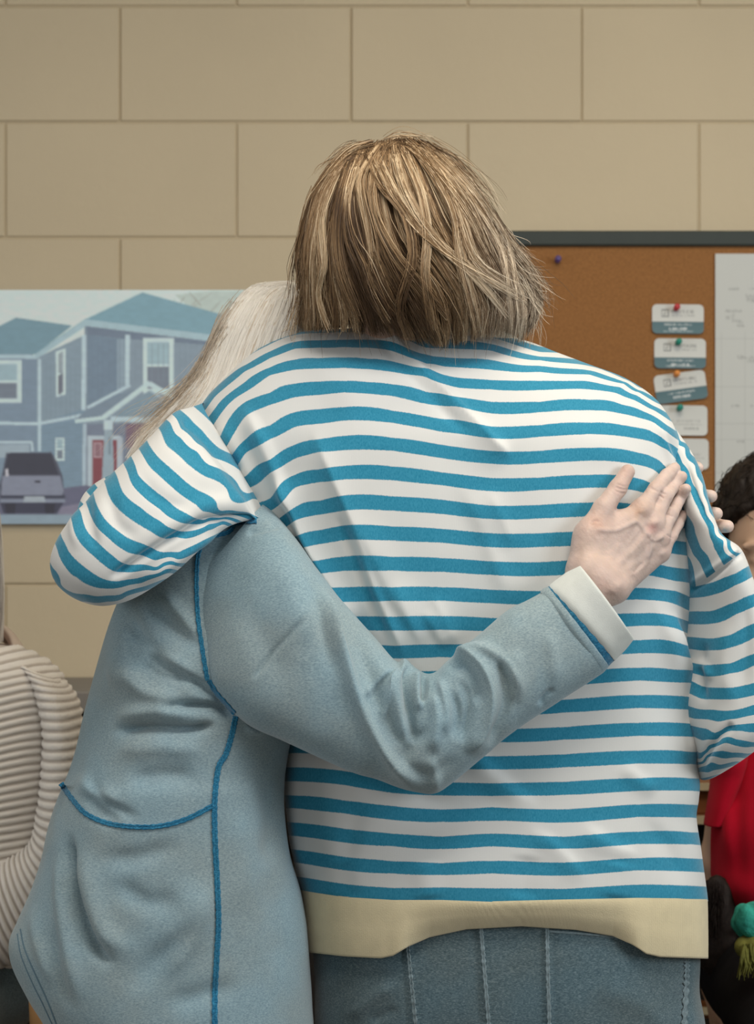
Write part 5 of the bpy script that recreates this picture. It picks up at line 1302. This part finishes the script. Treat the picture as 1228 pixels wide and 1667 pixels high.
wr_n = vnoise(np.stack([(px + py) / 9, (px - py) / 2.6, px * 0], -1), 1, 5) * .25 + vnoise(Vd, 260, 6) * .18
Vd = Vd + nd * ((fold_field(px, py, foldsH) + wr_n * 0.8) * fc * .001)[:, None]
base = np.array((0.58, 0.435, 0.375)); C = np.tile(base, (len(Vd), 1))
def blot(x, y, r, col, a):
    m = (np.exp(-((px - x) ** 2 + (py - y) ** 2) / r ** 2) * a * (0.75 + .4 * vnoise(Vd, 180, 9)))[:, None]; C[:] = C * (1 - m) + np.array(col) * m
blot(1062, 862, 9, (.55, .22, .20), .75); blot(1040, 832, 16, (.46, .27, .17), .6); blot(975, 850, 18, (.50, .27, .19), .55); blot(1020, 765, 14, (.55, .33, .26), .5)
blot(1012, 795, 12, (.52, .30, .24), .45); blot(1095, 770, 18, (.68, .54, .48), .6); blot(1105, 800, 18, (.68, .54, .48), .6); blot(1085, 800, 18, (.64, .48, .42), .5); blot(985, 960, 22, (.60, .40, .33), .5)
blot(1040, 905, 30, (.42, .33, .28), .5); blot(1060, 900, 14, (.36, .28, .26), .5); blot(965, 900, 18, (.64, .47, .36), .5); blot(1100, 850, 14, (.68, .53, .47), .5)
for (bx_, by_) in ((1090, 880), (1110, 833), (1030, 800)): blot(bx_, by_, 8, (.6, .4, .34), .4)
vein = np.clip(fold_field(px, py, [(f[0], 1.0, 3.5, 3.5, .1) for f in foldsH[:3]]), 0, 1)[:, None]
C = C * (1 - .35 * vein) + np.array((.40, .33, .31)) * .35 * vein
C *= (1 + .07 * vnoise(Vd, 140, 12))[:, None]
# far hand: fingers curled round the striped shoulder
def Wf(px_, py_, Y): return W(px_, py_, Y)
pf = []
bx = 2.50
for (y0_, tip, rr) in ((760, (1146, 762), .0068), (808, (1161, 808), .0086), (838, (1170, 836), .0084), (856, (1188, 857), .0086)):
    a = Wf(1095, y0_ + 10, bx + .085); b = Wf(1135, y0_ + 2, bx + .045); e = Wf(tip[0] - 20, tip[1] - 1, bx - .012 + .02); t_ = Wf(tip[0] - 3, tip[1], bx - .018)
    if rr < .007: t_ = Wf(tip[0] - 8, tip[1], bx + .0); 
    pf += [(a, b, rr * 1.1, rr * 1.05, .006), (b, e, rr * 1.05, rr, .003), (e, t_, rr, rr * .88, .003)]
pf += [(Wf(1000, 830, bx + .12), Wf(1095, 800, bx + .09), .024, .020, .02), (Wf(1000, 840, bx + .12), Wf(1095, 850, bx + .09), .024, .018, .02), (Wf(870, 900, bx + .15), Wf(1000, 835, bx + .125), .030, .026, .02), (Wf(560, 1010, bx + .15), Wf(870, 900, bx + .15), .04, .030, .02), (Wf(420, 880, bx + .02), Wf(560, 1010, bx + .15), .045, .04, .02)]
ff = [prim_fn(pf[3 * q:3 * q + 3]) for q in range(4)]; fp = prim_fn(pf[12:])
def farfn(P):
    d = None
    for f in ff:
        q = f(P); d = q if d is None else smin(d, q, .0008)
    return smin(d, fp(P), .01)
pp = np.array([x for q in pf[:14] for x in (q[0], q[1])])
Ve, Qe = surfnet(farfn, pp.min(0) - .025, pp.max(0) + .025, .0018)
# head, neck, chest, arms (coarse, under the clothes)
hB = W(460, 645, 2.665); hfB, RmB = head_fn(hB, (.75, .65, -.15), (0.15, .1, 1), .95)
def bodyB(P):
    d = hfB(P); d = smin(d, sd_cone(P, hB + np.array([-.01, 0, -.06]), W(370, 800, 2.54), .052, .052), .03)
    d = smin(d, sd_ell(P, W(345, 930, 2.50), (.085, .075, .10)), .05); d = smin(d, sd_ell(P, W(310, 1200, 2.49), (.10, .08, .20)), .05); d = smin(d, sd_ell(P, W(300, 1550, 2.49), (.13, .085, .14)), .05)
    el = W(680, 1190, secArm[8, 2]); d = smin(d, sd_cone(P, W(400, 940, 2.47), el, .045, .036), .03); d = smin(d, sd_cone(P, el, W(905, 1030, ye), .036, .029), .02)
    d = smin(d, sd_cone(P, W(340, 880, 2.52), W(420, 900, 2.58), .045, .04), .03)
    d = smin(d, sd_cone(P, W(420, 900, 2.58), W(600, 1000, 2.70), .04, .035), .01); d = smin(d, sd_cone(P, W(600, 1000, 2.70), W(1010, 840, 2.66), .035, .026), .01)
    return d
Vg, Qg = surfnet(bodyB, (-.42, 2.25, .60), (.36, 2.84, 1.55), .0095)
Vall, Qall = merge([(Vd, Qd), (Ve, Qe), (relax(Vg, Qg, 1), Qg)])
Call = np.concatenate([C, np.tile((.66, .50, .43), (len(Ve), 1)), np.tile((.60, .44, .36), (len(Vg), 1))])
mk('body', Vall, Qall, M_skin, pB, cols=Call)

# ---- white hair of B
HW = np.array([(458, 420, 500, 2.66, .03), (466, 398, 530, 2.655, .06), (490, 380, 545, 2.65, .085), (530, 355, 550, 2.64, .098), (580, 335, 545, 2.63, .10), (630, 310, 520, 2.61, .095), (680, 270, 470, 2.585, .085), (720, 235, 430, 2.565, .07), (760, 215, 390, 2.55, .055), (800, 230, 370, 2.54, .045)])
def shellB(x, y):
    L = np.interp(y, HW[:, 0], HW[:, 1]); Rr = np.interp(y, HW[:, 0], HW[:, 2]); c = (L + Rr) / 2; h = (Rr - L) / 2
    u = np.clip((x - c) / h, -1, 1); Yc = np.interp(y, HW[:, 0], HW[:, 3]); T = np.interp(y, HW[:, 0], HW[:, 4])
    return Yc - T * np.sqrt(np.maximum(0, 1 - np.abs(u) ** 2.2))
gB = [
 [(470, 462), (415, 466), (388, 490), (362, 530), (345, 575), (322, 620), (280, 665), (232, 705), (206, 745)],
 [(472, 462), (420, 468), (394, 495), (370, 535), (352, 580), (330, 628), (290, 672), (250, 712), (220, 760)],
 [(476, 462), (430, 470), (404, 500), (382, 542), (364, 590), (344, 640), (312, 685), (280, 730), (250, 790)],
 [(480, 462), (445, 472), (422, 505), (402, 550), (385, 600), (365, 650), (335, 700), (305, 750), (280, 800)],
 [(484, 463), (460, 478), (442, 515), (424, 560), (408, 610), (388, 660), (360, 715), (335, 770), (320, 810)],
 [(488, 464), (476, 485), (462, 525), (448, 570), (432, 620), (414, 670), (390, 720), (370, 770), (355, 810)],
 [(492, 466), (490, 495), (482, 535), (470, 580), (456, 630), (440, 680), (420, 730), (400, 780), (390, 815)],
 [(500, 468), (512, 500), (510, 545), (500, 590), (486, 640), (470, 690), (450, 740), (430, 785), (420, 815)]]
def colB(p, t, ct, cd, rs):
    v = np.clip(.95 + .03 * ct + rs.normal(0, .03), .7, .99); c = np.array((v, v * .965, v * .90))
    c = np.tile(c, (len(p), 1))
    if rs.rand() < .05: c *= np.array((.75, .66, .56))
    return c
Vh, Qh, Ch = strands(gB, 9000, shellB, 33, .00040, colB, nseg=12, jitter=6, clumps=60, inset=(-.002, .004), wild=.08, flare=10, clump_strength=.45)
# wispy darker ends on the left edge
gW = [[(392, 478), (360, 520), (342, 565), (318, 610), (270, 655), (232, 690), (215, 730)], [(385, 500), (358, 545), (335, 595), (300, 645), (262, 680), (226, 712), (206, 745)], [(350, 560), (330, 600), (300, 650), (268, 690), (240, 730), (228, 770)]]
def colW(p, t, ct, cd, rs):
    v = rs.uniform(.35, .85); return np.tile(np.array((v, v * .86, v * .70)), (len(p), 1))
Vw, Qw, Cw = strands(gW, 300, shellB, 34, .00028, colW, nseg=14, jitter=16, clumps=30, inset=(-.004, .012), wild=.5, flare=20, clump_strength=.2)
hb = [(l + 8, y + 8, yc, r - 8, y + 8, yc, max(t - .006, .01)) for (y, l, r, yc, t) in HW]
Vc = loft_pts(hb, 60, 90, 2.2); Qc = ring_quads(60, 90); Vc = Vc.reshape(-1, 3)
V_, Q_ = merge([(Vh, Qh), (Vw, Qw), (Vc, Qc)])
mk('hair', V_, Q_, M_whair, pB, cols=np.concatenate([Ch, Cw, np.tile((.92, .885, .82), (len(Vc), 1))]), kind='stuff', label='long straight white hair')

# ================================================================ SEATED PERSON LEFT (cream knit)
YC_ = 2.98
pC = empty('person', (wx(-130, 3.05), 3.05, 0), 'seated person in a cream ribbed chenille sweater at the left edge', 'person')
def knit(name, secs, nv, nu, period_px, axis_pts, parent, p=2.2, seed=61, amp=.0028, label=None):
    V = loft_pts(secs, nv, nu, p); n = normals(V); px, py = proj(V)
    # rib coordinate along the loft
    s = axis_pts(px, py, np.linspace(0, 1, nv)[:, None] * np.ones((1, nu)))
    rib = np.abs(np.sin(np.pi * (s / period_px + .10 * vnoise(V, 30, seed)))) ** 1.3
    sc = .5 + .5 * np.sin(px * 1.1 + s * .4)
    V = V + n * (amp * rib + .0007 * sc * rib + vnoise(V, 14, seed + 1) * .003 + vnoise(V, 300, seed + 2) * .0005)[..., None]
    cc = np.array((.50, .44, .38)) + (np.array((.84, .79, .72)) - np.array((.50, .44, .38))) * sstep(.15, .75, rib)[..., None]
    return mk(name, V, ring_quads(nv, nu), M_knit, parent, label=label, cols=cc.reshape(-1, 3)), V
tC = [(-140, 1052, 18, 3.03, .035), (-180, 1062, 46, 3.02, .055), (-245, 1082, 84, 3.01, .074), (-295, 1112, 106, 3.0, .088), (-310, 1160, 104, 3.0, .098), (-300, 1240, 98, 3.0, .105), (-290, 1330, 90, 3.0, .11), (-285, 1420, 84, 3.0, .115), (-285, 1520, 70, 3.0, .12), (-290, 1600, 50, 3.0, .125), (-290, 1650, 36, 3.0, .125)]
knC, _ = knit('sweater', [(l, y, yc, r, y, yc, t) for (l, y, r, yc, t) in tC], 400, 170, 13.2, lambda px, py, v: py + 5 * np.sin(px / 55) + .12 * px, pC)
aC = [(20, 1072, 3.0, 60, 1090, 3.0, .03), (40, 1085, 2.985, 96, 1106, 2.985, .05), (62, 1130, 2.97, 122, 1138, 2.97, .058), (74, 1190, 2.96, 133, 1195, 2.96, .06), (72, 1260, 2.95, 138, 1262, 2.95, .06), (66, 1320, 2.94, 132, 1340, 2.94, .06), (50, 1372, 2.93, 100, 1430, 2.93, .058), (10, 1398, 2.92, 62, 1520, 2.92, .058), (-40, 1425, 2.90, 10, 1570, 2.90, .055), (-110, 1450, 2.88, -80, 1580, 2.88, .05), (-190, 1470, 2.87, -180, 1580, 2.87, .045)]
cumA = [0]
knit('sleeve', aC, 400, 110, 1.0, lambda px, py, v: v * 46 + .004 * px, knC, seed=71, amp=.0026)
aC2 = [(-245, 1085, 3.0, -195, 1075, 3.0, .03), (-292, 1112, 2.985, -220, 1096, 2.985, .05), (-318, 1180, 2.97, -246, 1172, 2.97, .056), (-326, 1280, 2.96, -254, 1272, 2.96, .056), (-322, 1360, 2.94, -250, 1350, 2.94, .056), (-306, 1450, 2.93, -236, 1400, 2.93, .055), (-250, 1520, 2.91, -205, 1445, 2.91, .05), (-190, 1560, 2.87, -165, 1490, 2.87, .042)]
knit('sleeve', aC2, 300, 90, 1.0, lambda px, py, v: v * 34 + .004 * px, knC, seed=75, amp=.0026)
# collar band
thn = np.linspace(0, 2 * np.pi, 90, endpoint=False); rows = []
for rs_, dz in ((1.10, -.020), (1.10, -.006), (1.0, .010), (.86, .014), (.84, .002)):
    rows.append(np.stack([wx(-66, 3.0) + .088 * rs_ * np.cos(thn), 3.0 - .104 * rs_ * np.sin(thn), CZ - .226 + dz - .060 * np.sin(thn)], 1))
nbV = crom(np.array(rows).reshape(5, -1), 16).reshape(16, 90, 3); mk('neckband', nbV, ring_quads(16, 90), M_knitband, knC, label='smooth beige neckband')
SKC = (.58, .38, .30)
hC = W(-100, 905, 3.05); hfC, _r = head_fn(hC, (.1, -1, -.25), (0, -.1, 1))
def bodyC(P):
    d = hfC(P); d = smin(d, sd_cone(P, hC + np.array([0, .02, -.08]), W(-70, 1080, 3.03), .055, .06), .03)
    d = smin(d, sd_ell(P, W(-90, 1160, 3.02), (.13, .07, .075)), .04); d = smin(d, sd_ell(P, W(-90, 1400, 3.02), (.12, .08, .22)), .05)
    for a, b, r0, r1 in ((W(50, 1150, 3.0), W(84, 1400, 2.96), .030, .026), (W(70, 1440, 2.95), W(-150, 1520, 2.88), .030, .024), (W(-262, 1150, 2.98), W(-280, 1400, 2.94), .032, .030), (W(-280, 1400, 2.94), W(-175, 1530, 2.86), .030, .024)):
        d = smin(d, sd_cone(P, a, b, r0, r1), .015)
    return d
Vg, Qg = surfnet(bodyC, (-.86, 2.76, .50), (-.42, 3.16, 1.36), .008)
hx = hand_mesh(hand_prims(W(-160, 1530, 2.88), (-1, -.1, -.2), (0, .4, -1), (0, -1, 0)), .003); hy = hand_mesh(hand_prims(W(-190, 1535, 2.86), (-.1, -.45, -.8), (0, .4, -1), (0, -1, 0)), .003)
Vg, Qg = merge([(relax(Vg, Qg, 1), Qg), hx, hy]); mk('body', Vg, Qg, M_skinb, pC, cols=np.tile(SKC, (len(Vg), 1)))
# long fair hair falling in front of the shoulder, its edge just in frame
HCx = np.array([(740, -140, 0, 3.02, .05), (780, -170, 4, 3.01, .085), (860, -178, 6, 3.0, .10), (960, -176, 6, 2.99, .095), (1040, -168, 4, 2.98, .08), (1060, -165, 1, 2.98, .07)])
def shellC(x, y):
    L = np.interp(y, HCx[:, 0], HCx[:, 1]); Rr = np.interp(y, HCx[:, 0], HCx[:, 2]); c = (L + Rr) / 2; h = (Rr - L) / 2
    return 3.0 + .09 * np.sqrt(np.maximum(0, 1 - np.clip(np.abs((x - c) / h), 0, 1) ** 2)) - .03
gC = [[(-75, 745), (-30, 762), (-8, 800), (2, 860), (5, 930), (6, 990), (2, 1050)], [(-75, 745), (-40, 765), (-20, 810), (-12, 870), (-10, 930), (-12, 990), (-18, 1045)],
      [(-75, 745), (-75, 780), (-75, 850), (-75, 930), (-75, 990), (-75, 1040)], [(-75, 745), (-115, 765), (-135, 810), (-142, 870), (-140, 930), (-140, 990), (-135, 1045)], [(-75, 745), (-125, 762), (-150, 800), (-162, 860), (-163, 930), (-160, 990), (-155, 1050)]]
def colC(p, t, ct, cd, rs):
    v = rs.uniform(.5, .75); return np.tile(np.array((v, v * .93, v * .82)), (len(p), 1))
Vh, Qh, Ch = strands(gC, 3000, shellC, 44, .0006, colC, nseg=9, jitter=5, clumps=40, inset=(-.01, .01), wild=.05)
mk('hair', Vh, Qh, M_whair, pC, cols=Ch, kind='stuff', label='long pale hair')
# jeans of C: lap, thighs, shins
pj = [(surfnet(lambda P: smin(smin(sd_ell(P, (-.63, 3.02, .60), (.17, .13, .12)), sd_cone(P, (-.74, 3.0, .57), (-.80, 2.62, .56), .085, .065), .05), sd_cone(P, (-.60, 3.0, .57), (-.60, 2.62, .56), .085, .065), .05), (-.90, 2.5, .42), (-.36, 3.2, .75), .009))]
for x_ in (-.80, -.60): pj.append(surfnet(lambda P: sd_cone(P, (x_, 2.60, .55), (x_, 2.62, .08), .064, .048), (x_ - .08, 2.5, .0), (x_ + .08, 2.7, .64), .009))
Vt, Qt = merge(pj); mk('jeans', Vt, Qt, M_denim, pC)
for x_ in (-.80, -.60):
    fn = lambda P: smax(sd_cone(P, (x_, 2.63, .04), (x_, 2.48, .03), .042, .034), -P[..., 2], .004)
    Vs, Qs = surfnet(fn, (x_ - .06, 2.42, -.005), (x_ + .06, 2.70, .1), .007); mk('shoe', Vs, Qs, M_shoe, pC)

# chair under C, tan curved shell with dark edge trim
def chair(cx_, cy_, mat, label, bw=.21, backh=.86):
    ch = empty('chair', (cx_, cy_, 0), label, 'chair')
    n, m = 30, 24
    u, v = np.meshgrid(np.linspace(-1, 1, n), np.linspace(-1, 1, m))
    def slab(fx, th, nm, mt):
        T_ = fx(u, v); Bm = T_ + np.array(th); Q = ring_quads(m, n, False); n0 = n * m
        bi = np.concatenate([np.arange(n), np.arange(1, m) * n + n - 1, (m - 1) * n + np.arange(n - 2, -1, -1), np.arange(m - 2, 0, -1) * n]); bj = np.roll(bi, -1)
        return mk(nm, np.concatenate([T_.reshape(-1, 3), Bm.reshape(-1, 3)]), np.concatenate([Q, Q[:, ::-1] + n0, np.stack([bi, bj, bj + n0, bi + n0], 1)]), mt, ch)
    slab(lambda u, v: np.stack([cx_ + .22 * u * np.sqrt(1 - .12 * v ** 2), cy_ + .21 * v, .45 + .012 * u ** 2 - .01 * (v > .6) * (v - .6) + 0 * u], -1), (0, 0, -.016), 'seat', mat)
    slab(lambda u, v: np.stack([cx_ + bw * u * np.sqrt(1 - .2 * v ** 4), cy_ + .215 + .03 * v - .03 * u ** 2 + .03, .68 + (backh - .68) * v + 0 * u], -1), (0, .014, 0), 'backrest', mat)
    for sx in (-1, 1):
        for sy in (-1, 1):
            Vt, Qt = tube([(cx_ + sx * .18, cy_ + sy * .17, .435), (cx_ + sx * .20, cy_ + sy * .20, .0)], .011, 10); mk('leg', Vt, Qt, M_black, ch)
        Vt, Qt = tube([(cx_ + sx * .185, cy_ + .17, .43), (cx_ + sx * (bw - .025), cy_ + .25, .48), (cx_ + sx * (bw - .04), cy_ + .255, .80)], .009, 10); mk('back_post', Vt, Qt, M_black, ch)
    return ch
chair(-.68, 3.05, M_tan, 'tan shell chair under the seated person in cream knit')
# tan object at bottom left beside the sweatshirt hem: curved plywood chair back, nearer than the sitter
ch2 = empty('stool', (wx(92, 2.80), 2.86, 0), 'tan wooden stool with dark edge trim beside the sweatshirt hem at lower left', 'stool')
th = np.linspace(0, 2 * np.pi, 48, endpoint=False); cxs = wx(112, 2.80); zt = CZ - (1590 - CY) * 2.80 / F
prof = [(.0, .0), (.040, .0), (.050, -.004), (.053, -.02), (.050, -.10), (.047, -.20)]
Vt = np.array([[(cxs + r * math.cos(t), 2.80 + r * math.sin(t), zt + z) for t in th] for r, z in prof]); mk('seat_column', Vt, ring_quads(len(prof), 48), M_tan, ch2)
Vt = np.array([[(cxs + r * math.cos(t), 2.80 + r * math.sin(t), zt + z) for t in th] for r, z in ((.0475, -.20), (.050, -.205), (.050, zt * -1 + .03), (.056, -zt + .008), (.056, -zt), (0, -zt))]); mk('base', Vt, ring_quads(6, 48), M_tan, ch2)
Vt, Qt = tube([(cxs + .0515 * math.cos(t), 2.80 + .0515 * math.sin(t), zt - .006) for t in np.linspace(0, 2 * np.pi, 60)], .0022, 8); mk('edge_trim', Vt, Qt, M_black, ch2, label='dark edge trim')

# ================================================================ SEATED PERSON RIGHT (red shirt)
pD = empty('person', (wx(1300, 3.1), 3.1, 0), 'seated person with dark hair and a red short-sleeved shirt, mostly hidden at the right edge', 'person')
tD = [(1220, 1065, 1390, 3.12, .04), (1185, 1090, 1440, 3.11, .07), (1178, 1130, 1450, 3.10, .09), (1180, 1200, 1445, 3.10, .10), (1168, 1280, 1435, 3.09, .105), (1156, 1340, 1430, 3.08, .108), (1157, 1400, 1425, 3.08, .11), (1166, 1440, 1420, 3.07, .11), (1186, 1478, 1410, 3.07, .105), (1212, 1500, 1390, 3.07, .09)]
VD = loft_pts([(l, y, yc, r, y, yc, t) for (l, y, r, yc, t) in tD], 160, 140, 2.2); nD = normals(VD); px, py = proj(VD)
VD = VD + nD * ((fold_field(px, py, [([(1190, 1230), (1185, 1320), (1195, 1420)], 5, 12, 12, .3), ([(1205, 1250), (1202, 1350), (1210, 1450)], -4, 10, 10, .3)]) + vnoise(VD, 10, 81) * 4) * .001)[..., None]
shD = mk('shirt', VD, ring_quads(160, 140), M_red, pD)
sD = [(1180, 1085, 3.08, 1230, 1085, 3.08, .04), (1163, 1130, 3.07, 1222, 1130, 3.07, .055), (1158, 1220, 3.06, 1218, 1220, 3.06, .055), (1160, 1262, 3.06, 1210, 1262, 3.06, .045), (1156, 1300, 3.06, 1194, 1300, 3.06, .04), (1147, 1343, 3.06, 1180, 1340, 3.06, .036), (1149, 1343, 3.06, 1178, 1340, 3.06, .032)]
sD2 = [(1462 - (r - 1150), y, yc, 1462 - (l - 1150), y2, yc2, t) for (l, y, yc, r, y2, yc2, t) in sD]
VE = loft_pts(sD2, 60, 50, 2.1); mk('sleeve', VE, ring_quads(60, 50), M_red, shD)
VD2 = loft_pts(sD, 80, 60, 2.1); VD2 = VD2 + normals(VD2) * (vnoise(VD2, 18, 84) * .003)[..., None]; mk('sleeve', VD2, ring_quads(80, 60), M_red, shD)
hD = W(1262, 880, 3.09); hfD, _r = head_fn(hD, (-.12, -1, -.30), (0, -.3, 1), 1.0)
def bodyD(P):
    d = hfD(P); d = smin(d, sd_cone(P, hD + np.array([0, .03, -.08]), W(1300, 1075, 3.12), .055, .06), .03)
    d = smin(d, sd_ell(P, W(1310, 1150, 3.11), (.11, .07, .08)), .04); d = smin(d, sd_ell(P, W(1305, 1330, 3.10), (.105, .08, .17)), .05)
    for a, b, r0, r1 in ((W(1208, 1140, 3.10), W(1162, 1400, 3.10), .030, .019), (W(1162, 1400, 3.10), W(1172, 1600, 3.14), .020, .019), (W(1420, 1130, 3.07), W(1430, 1400, 3.04), .04, .034), (W(1430, 1400, 3.04), W(1330, 1540, 2.86), .032, .024)):
        d = smin(d, sd_cone(P, a, b, r0, r1), .015)
    return d
Vg, Qg = surfnet(bodyD, (.42, 2.80, .62), (.82, 3.24, 1.38), .0055)
Vg = relax(Vg, Qg, 1)
hx = hand_mesh(hand_prims(W(1168, 1605, 3.14), (.1, .1, -1), (1, 0, 0), (0, -1, 0), 1, .9), .0025); hy = hand_mesh(hand_prims(W(1330, 1545, 2.85), (-.3, -.4, -.3), (0, .4, -1), (0, -1, .3), 1, .9), .0025)
q = (Vg - hD) @ _r; cD = np.tile((.66, .44, .31), (len(Vg), 1))
for sx in (-1, 1):
    m = np.exp(-((q[:, 0] - sx * .032) / .017) ** 2 - ((q[:, 2] - .016 + ((q[:, 0] - sx * .03) * 4) ** 2 * .3) / .0045) ** 2)[:, None] * (q[:, 1:2] > .05); cD = cD * (1 - m * .85) + np.array((.05, .03, .02)) * m * .85
m = np.exp(-(q[:, 0] / .024) ** 2 - ((q[:, 2] + .068) / .009) ** 2)[:, None] * (q[:, 1:2] > .06); cD = cD * (1 - m * .6) + np.array((.42, .12, .10)) * m * .6
Vg, Qg = merge([(Vg, Qg), hx, hy]); cD = np.concatenate([cD, np.tile((.56, .34, .22), (len(Vg) - len(cD), 1))])
mk('body', Vg, Qg, M_skinb, pD, cols=cD)
# dark short hair: cap with strand relief
def hairD(P):
    qq = (P - hD) @ _r
    d = sd_ell(qq, (0, -.018, .036), (.088, .098, .094)); face = sd_ell(qq, (0, .092, -.030), (.125, .095, .104))
    d = smax(d, -face, .012); d = smax(d, -(qq[..., 2] + .085), .02)
    return d
Vq, Qq = surfnet(hairD, hD - .15, hD + .15, .004)
qq = (Vq - hD) @ _r; nn_ = vnormals(Vq, Qq); 
if (nn_ * (Vq - hD)).sum() < 0: nn_ = -nn_
Vq = Vq + nn_ * (vnoise(qq * np.array([1, .25, .25]), 220, 91) * .003 + vnoise(qq, 60, 92) * .004)[:, None]
rs = np.random.RandomState(9); tw = []
for k in range(900):      # loose strands over the cap
    i = rs.randint(len(Vq)); p0 = Vq[i]; n0 = nn_[i]; dr = rs.normal(0, 1, 3); dr -= n0 * (dr @ n0); dr /= np.linalg.norm(dr)
    P_ = [p0 + n0 * (.001 + .006 * t * rs.rand()) + dr * .03 * t - np.array([0, 0, .01]) * t * t for t in np.linspace(0, 1, 5)]
    tw.append(tube(P_, np.linspace(.0007, .0002, 5), 3))
V_, Q_ = merge([(Vq, Qq)] + tw); mk('hair', V_, Q_, M_hair, pD, cols=np.tile((.018, .012, .009), (len(V_), 1)), kind='stuff', label='dark brown short hair')
pj = [surfnet(lambda P: smin(smin(sd_ell(P, (.62, 3.10, .60), (.15, .12, .10)), sd_cone(P, (.56, 3.05, .57), (.53, 2.70, .56), .08, .062), .05), sd_cone(P, (.72, 3.05, .57), (.76, 2.70, .56), .08, .062), .05), (.38, 2.58, .42), (.92, 3.3, .75), .009)]
for x_ in (.53, .76): pj.append(surfnet(lambda P: sd_cone(P, (x_, 2.68, .55), (x_, 2.70, .08), .06, .046), (x_ - .08, 2.58, .0), (x_ + .08, 2.78, .64), .009))
Vt, Qt = merge(pj); mk('trousers', Vt, Qt, M_dark, pD)
for x_ in (.53, .76):
    fn = lambda P: smax(sd_cone(P, (x_, 2.71, .04), (x_, 2.56, .03), .042, .034), -P[..., 2], .004)
    Vs, Qs = surfnet(fn, (x_ - .06, 2.50, -.005), (x_ + .06, 2.78, .1), .007); mk('shoe', Vs, Qs, M_shoe, pD)
chair(.69, 3.10, M_cabinet, 'dark chair under the seated person in red', bw=.145)

# teal wool bundle and olive fringed cloth held in the lap
def lump(c, r, seed, amp, h=.004):
    c = np.array(c); r = np.array(r)
    def fn(P):
        d = sd_ell(P, c, r); return d
    V, Q = surfnet(fn, c - r - .02, c + r + .02, h); n = vnormals(V, Q)
    if (n * (V - c)).sum() < 0: n = -n
    return V + n * (np.abs(vnoise(V, 40, seed)) * amp + vnoise(V, 100, seed + 1) * amp * .3)[:, None], Q
V, Q = lump(W(1232, 1498, 2.80), (.027, .024, .022), 95, .012); tag(mk('wool_bundle', V, Q, M_teal), 'bunched teal woollen yarn held in the lap at the right edge', 'wool')
V, Q = lump(W(1234, 1543, 2.79), (.028, .022, .018), 97, .006)
parts = [(V, Q)]
for k in range(60):
    a = R_.uniform(1206, 1262); y = R_.uniform(1535, 1550); Yd = 2.775 + R_.uniform(-.01, .01)
    parts.append(tube([W(a, y, Yd), W(a + R_.uniform(-5, 5), y + 22, Yd - .002), W(a + R_.uniform(-8, 8), y + R_.uniform(34, 52), Yd + .004)], (.0022, .0018, .0006), 5))
V, Q = merge(parts); tag(mk('fringed_cloth', V, Q, M_olive), 'olive fringed cloth below the teal wool at the right edge', 'cloth')
# dark furry throw hanging beside the hem
parts = [lump(W(1168, 1510, 3.02), (.034, .02, .075), 99, .008, .005)]
rs = np.random.RandomState(3)
for k in range(500):
    a = rs.uniform(1142, 1178); y = rs.uniform(1432, 1500); Yd = 2.975 + rs.uniform(-.015, .015); l = rs.uniform(15, 50)
    parts.append(tube([W(a, y, Yd), W(a + rs.uniform(-4, 4), y + l * .5, Yd - .004), W(a + rs.uniform(-8, 6), y + l, Yd)], (.0006, .0005, .0002), 3))
V, Q = merge(parts); M_fur = plain('dark_fur', (.016, .009, .006), .7, .5, 200)
tag(mk('fur_throw', V, Q, M_fur), 'dark brown shaggy throw below the bare elbow of the person in red', 'throw')
